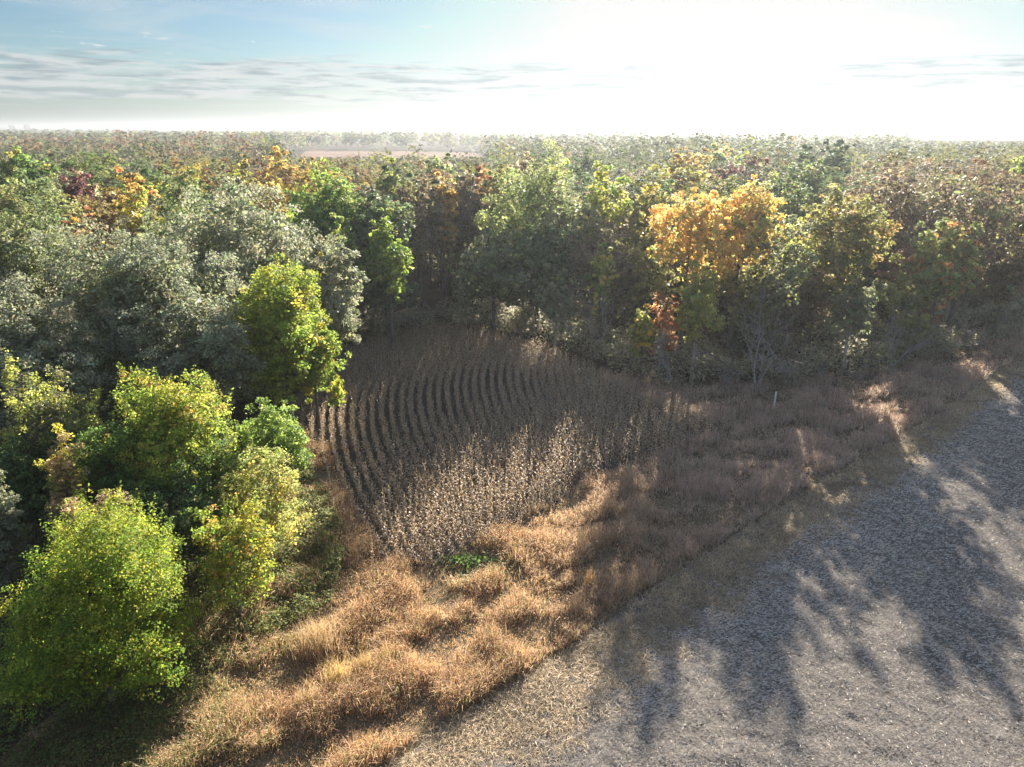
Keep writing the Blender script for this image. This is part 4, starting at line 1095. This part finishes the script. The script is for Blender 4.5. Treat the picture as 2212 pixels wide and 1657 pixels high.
undergrowth('wood_edge_brush', [(-20, 99.5), (-11, 106), (-3, 104), (7, 94), (14, 82), (19, 76), (24, 80), (33, 79), (48, 85), (60, 92), (75, 102), (112, 138), (100, 146), (70, 116), (48, 98), (30, 92), (18, 96), (0, 112), (-12, 116), (-24, 108)], 330000, 4.6, 2.8, EDGEBR, 73, mscale=4.5)
undergrowth('wood_understorey', [(-34, 112), (-24, 110), (-22, 128), (-20, 150), (-12, 124), (-4, 114), (2, 108), (18, 96), (30, 91), (48, 97), (72, 116), (104, 146), (120, 190), (-60, 190), (-60, 112)], 90000, 7.0, 3.6, PAL['olive'] + PAL['brown'] + PAL['grey_green'], 74, mscale=6)

# ------------------------------------------------------------------ small things
def grass_clump(label, u, v, h, n, cols, kind='grass_clump', spread=0.35, lean=(0.1, 0.5)):
    x, y = ground(u, v)
    r = np.random.default_rng(int(u + v))
    P = np.stack([r.normal(0, spread, n), r.normal(0, spread, n), np.zeros(n)], 1)
    c = np.array(cols)[r.integers(0, len(cols), n)] * r.uniform(0.8, 1.25, (n, 1))
    V, q, t, cc_ = blades(P, h * r.uniform(0.55, 1.15, n), np.full(n, 0.022), r.uniform(lean[0], lean[1], n), c, r)
    o = obj(kind, make_mesh(kind, V, [q, t], STRAW, np.concatenate([cc_, cc_])), loc=(x, y, 0))
    return tag(o, label, 'grass clump', 'tall tan grass clumps in the weeds')
TAN = [(0.46, 0.33, 0.20), (0.52, 0.38, 0.24), (0.42, 0.30, 0.17)]; GOLD = [(0.48, 0.36, 0.15), (0.46, 0.33, 0.16), (0.50, 0.36, 0.2)]
grass_clump('tall tan grass plume, biggest of the clumps in the near weeds', 690, 1410, 2.3, 420, TAN, spread=0.5)
grass_clump('golden-footed grass clump below the biggest tan plume', 735, 1480, 1.8, 260, GOLD, spread=0.36)
grass_clump('golden grass clump right of the biggest tan plume', 790, 1455, 1.6, 170, GOLD, spread=0.26)
grass_clump('thin yellow grass tuft, rightmost beside the golden clump', 838, 1440, 1.3, 130, GOLD, spread=0.25)
grass_clump('narrow tan grass clump left of and below the golden-footed clump', 668, 1530, 1.6, 200, TAN, spread=0.3)
grass_clump('lone rusty grass spike rising from weeds near the field edge', 1272, 1275, 1.9, 60, [(0.42, 0.25, 0.12), (0.48, 0.30, 0.14)], spread=0.14, lean=(0.02, 0.25))
grass_clump('small tan grass fan beside the bright green leafy plant', 985, 1265, 1.0, 120, TAN, spread=0.3, lean=(0.4, 1.0))
# bright green broad-leaved plant in the clearing
gp = obj('leafy_plant', None, loc=ground(1008, 1218) + (0,)); tag(gp, 'low bright green broad-leaved plant in the clearing before the corn', 'plant')
r = np.random.default_rng(3)
n = 240
P = np.stack([r.normal(0, 0.9, n), r.normal(0, 0.45, n), r.uniform(0.05, 0.55, n)], 1)
c = np.array([(0.09, 0.17, 0.035), (0.13, 0.20, 0.05), (0.07, 0.13, 0.03)])[r.integers(0, 3, n)]
obj('foliage', make_mesh('foliage', leaf_quads(P, 0.24, np.tile([[0, 0, 1.0]], (n, 1)), r=r, ratio=0.8), [quads_index(n)], LEAF, c), gp)
tb = Tubes()
for k in range(22):
    tb.add(bez(np.zeros(3), np.array([P[k, 0] * 0.5, P[k, 1] * 0.5, 0.35]), P[k], 4), np.linspace(0.014, 0.006, 4), 3)
obj('stem', tb.mesh('stem', plain('green_stem', (0.12, 0.2, 0.05))), gp)
# white marker post
px_, py_ = ground(1671, 886)
mp_ = obj('marker_post', None, loc=(px_, py_, 0)); tag(mp_, 'slim white marker post standing in the shaded grass by the wood', 'post')
WHITE = plain('white_plastic', (0.82, 0.84, 0.80), 0.45)
tb = Tubes(); tb.add([(-0.10, 0, -0.2), (-0.08, 0, 0.5), (-0.01, 0, 0.9), (0.0, 0, 1.4), (0.0, 0, 2.2)], [0.085] * 5, 14)
obj('pole', tb.mesh('pole', WHITE), mp_)
tb = Tubes(); tb.add([(0, 0, 2.18), (0, 0, 2.21), (0, 0, 2.27), (0, 0, 2.29)], [0.095, 0.095, 0.09, 0.005], 14)
obj('cap', tb.mesh('cap', WHITE), mp_)

# ------------------------------------------------------------------ things on the horizon
def wind_turbine(label, u, D, H, rb, a0):
    x = (u - 1106) / FPX * D * 1.062
    M_ = plain('turbine_white', (0.75, 0.77, 0.78)) if 'turbine_white' not in bpy.data.materials else bpy.data.materials['turbine_white']
    t = obj('wind_turbine', None, loc=(x, D, 0)); tag(t, label, 'wind turbine', 'wind turbines on the horizon')
    tb = Tubes(); tb.add([(0, 0, 0), (0, 0, H)], [1.5, 0.9], 10); obj('tower', tb.mesh('tower', M_), t)
    tb = Tubes(); tb.add([(0, 2.4, H + 1), (0, 2, H + 1), (0, -2, H + 1), (0, -3, H + 1)], [0.2, 1.1, 1.0, 0.2], 8); obj('nacelle', tb.mesh('nacelle', M_), t)
    for k in range(3):
        a = a0 + k * 2.0944
        dv = np.array([math.sin(a), 0, math.cos(a)])
        p0 = np.array([0, -2.7, H + 1])
        tb = Tubes(); tb.add([p0, p0 + dv * rb * 0.2, p0 + dv * rb], [0.55, 0.9, 0.2], 4); obj('blade', tb.mesh('blade', M_), t)
wind_turbine('faint wind turbine above the left end of the horizon', 66, 3300, 41, 14, 0.3)
# grain elevator: cluster of bins and head houses
CONC = plain('weathered_concrete', (0.36, 0.36, 0.36), 0.8, 0.2)
def silo_group(label, u, D, dims):
    x = (u - 1106) / FPX * D * 1.062
    g = obj('grain_elevator', None, loc=(x, D, 0)); tag(g, label, 'grain elevator', 'grain elevators on the horizon')
    for (dx, w, h) in dims:
        tb = Tubes(); tb.add([(dx, 0, 0), (dx, 0, h), (dx, 0, h + w * 0.3), (dx, 0, h + w * 0.33)], [w, w, w * 0.25, 0.05], 16); obj('silo', tb.mesh('silo', CONC), g)
    a, b = dims[0], dims[-1]
    tb = Tubes(); tb.add([(a[0], -a[1], a[2] + 4), (b[0] + b[1] * 0.5, -a[1], b[2] + 8)], [1.3, 1.3], 6); obj('conveyor', tb.mesh('conveyor', CONC), g)
silo_group('bluish grain elevator on the left horizon, left one of the two', 146, 4600, [(-9, 8, 42), (7, 5, 49), (16, 5, 38)])
silo_group('bluish grain elevator on the left horizon, right one of the two', 175, 4600, [(-8, 9, 43), (8, 5, 48), (17, 5, 37)])
def pylon(label, u, D, H):
    x = (u - 1106) / FPX * D * 1.062
    t = obj('transmission_tower', None, loc=(x, D, 0)); tag(t, label, 'pylon', 'pylons on the horizon')
    S_ = plain('galvanised_steel', (0.45, 0.46, 0.47)) if 'galvanised_steel' not in bpy.data.materials else bpy.data.materials['galvanised_steel']
    for sx in (-1, 1):
        for sy in (-1, 1):
            tb = Tubes(); tb.add([(sx * 5, sy * 5, 0), (sx * 1.2, sy * 1.2, H * 0.7), (sx * 0.4, sy * 0.4, H)], [0.5, 0.4, 0.3], 4); obj('leg', tb.mesh('leg', S_), t)
    for k, (zz, wdt) in enumerate([(0.72, 9), (0.84, 7.5), (0.95, 6)]):
        tb = Tubes(); tb.add([(-wdt, 0, H * zz), (0, 0, H * zz + 1.2), (wdt, 0, H * zz)], [0.25, 0.6, 0.25], 4); obj('cross_arm', tb.mesh('cross_arm', S_), t)
pylon('faint pylon above the right horizon, nearer the middle of the two', 2118, 4600, 56)
pylon('faint pylon above the right horizon at the right border', 2186, 4600, 56)

# ------------------------------------------------------------------ haze
hz_m = bpy.data.materials.new('haze'); hz_m.use_nodes = True
t = NT(hz_m.node_tree)
pv = t.n('ShaderNodeVolumePrincipled')
pv.inputs['Color'].default_value = (0.335, 0.355, 0.38, 1)
pv.inputs['Density'].default_value = 0.00027
pv.inputs['Anisotropy'].default_value = 0.55
mo = t.n('ShaderNodeOutputMaterial'); t.link(pv.outputs[0], mo.inputs['Volume'])
x0, x1, y0, y1, z0, z1 = -12000, 12000, -1600, 12000, -2.0, 62.0
V = np.array([(x, y, z) for z in (z0, z1) for y in (y0, y1) for x in (x0, x1)], float)
F = np.array([[0, 2, 3, 1], [4, 5, 7, 6], [0, 1, 5, 4], [2, 6, 7, 3], [0, 4, 6, 2], [1, 3, 7, 5]])
o = obj('haze', make_mesh('haze', V, [F], hz_m)); tag(o, kind='stuff')

tris = sum(len(o.data.loop_triangles) if False else sum(1 for _ in ()) for o in ())
print('total quads approx', sum(len(m.polygons) for m in bpy.data.meshes))
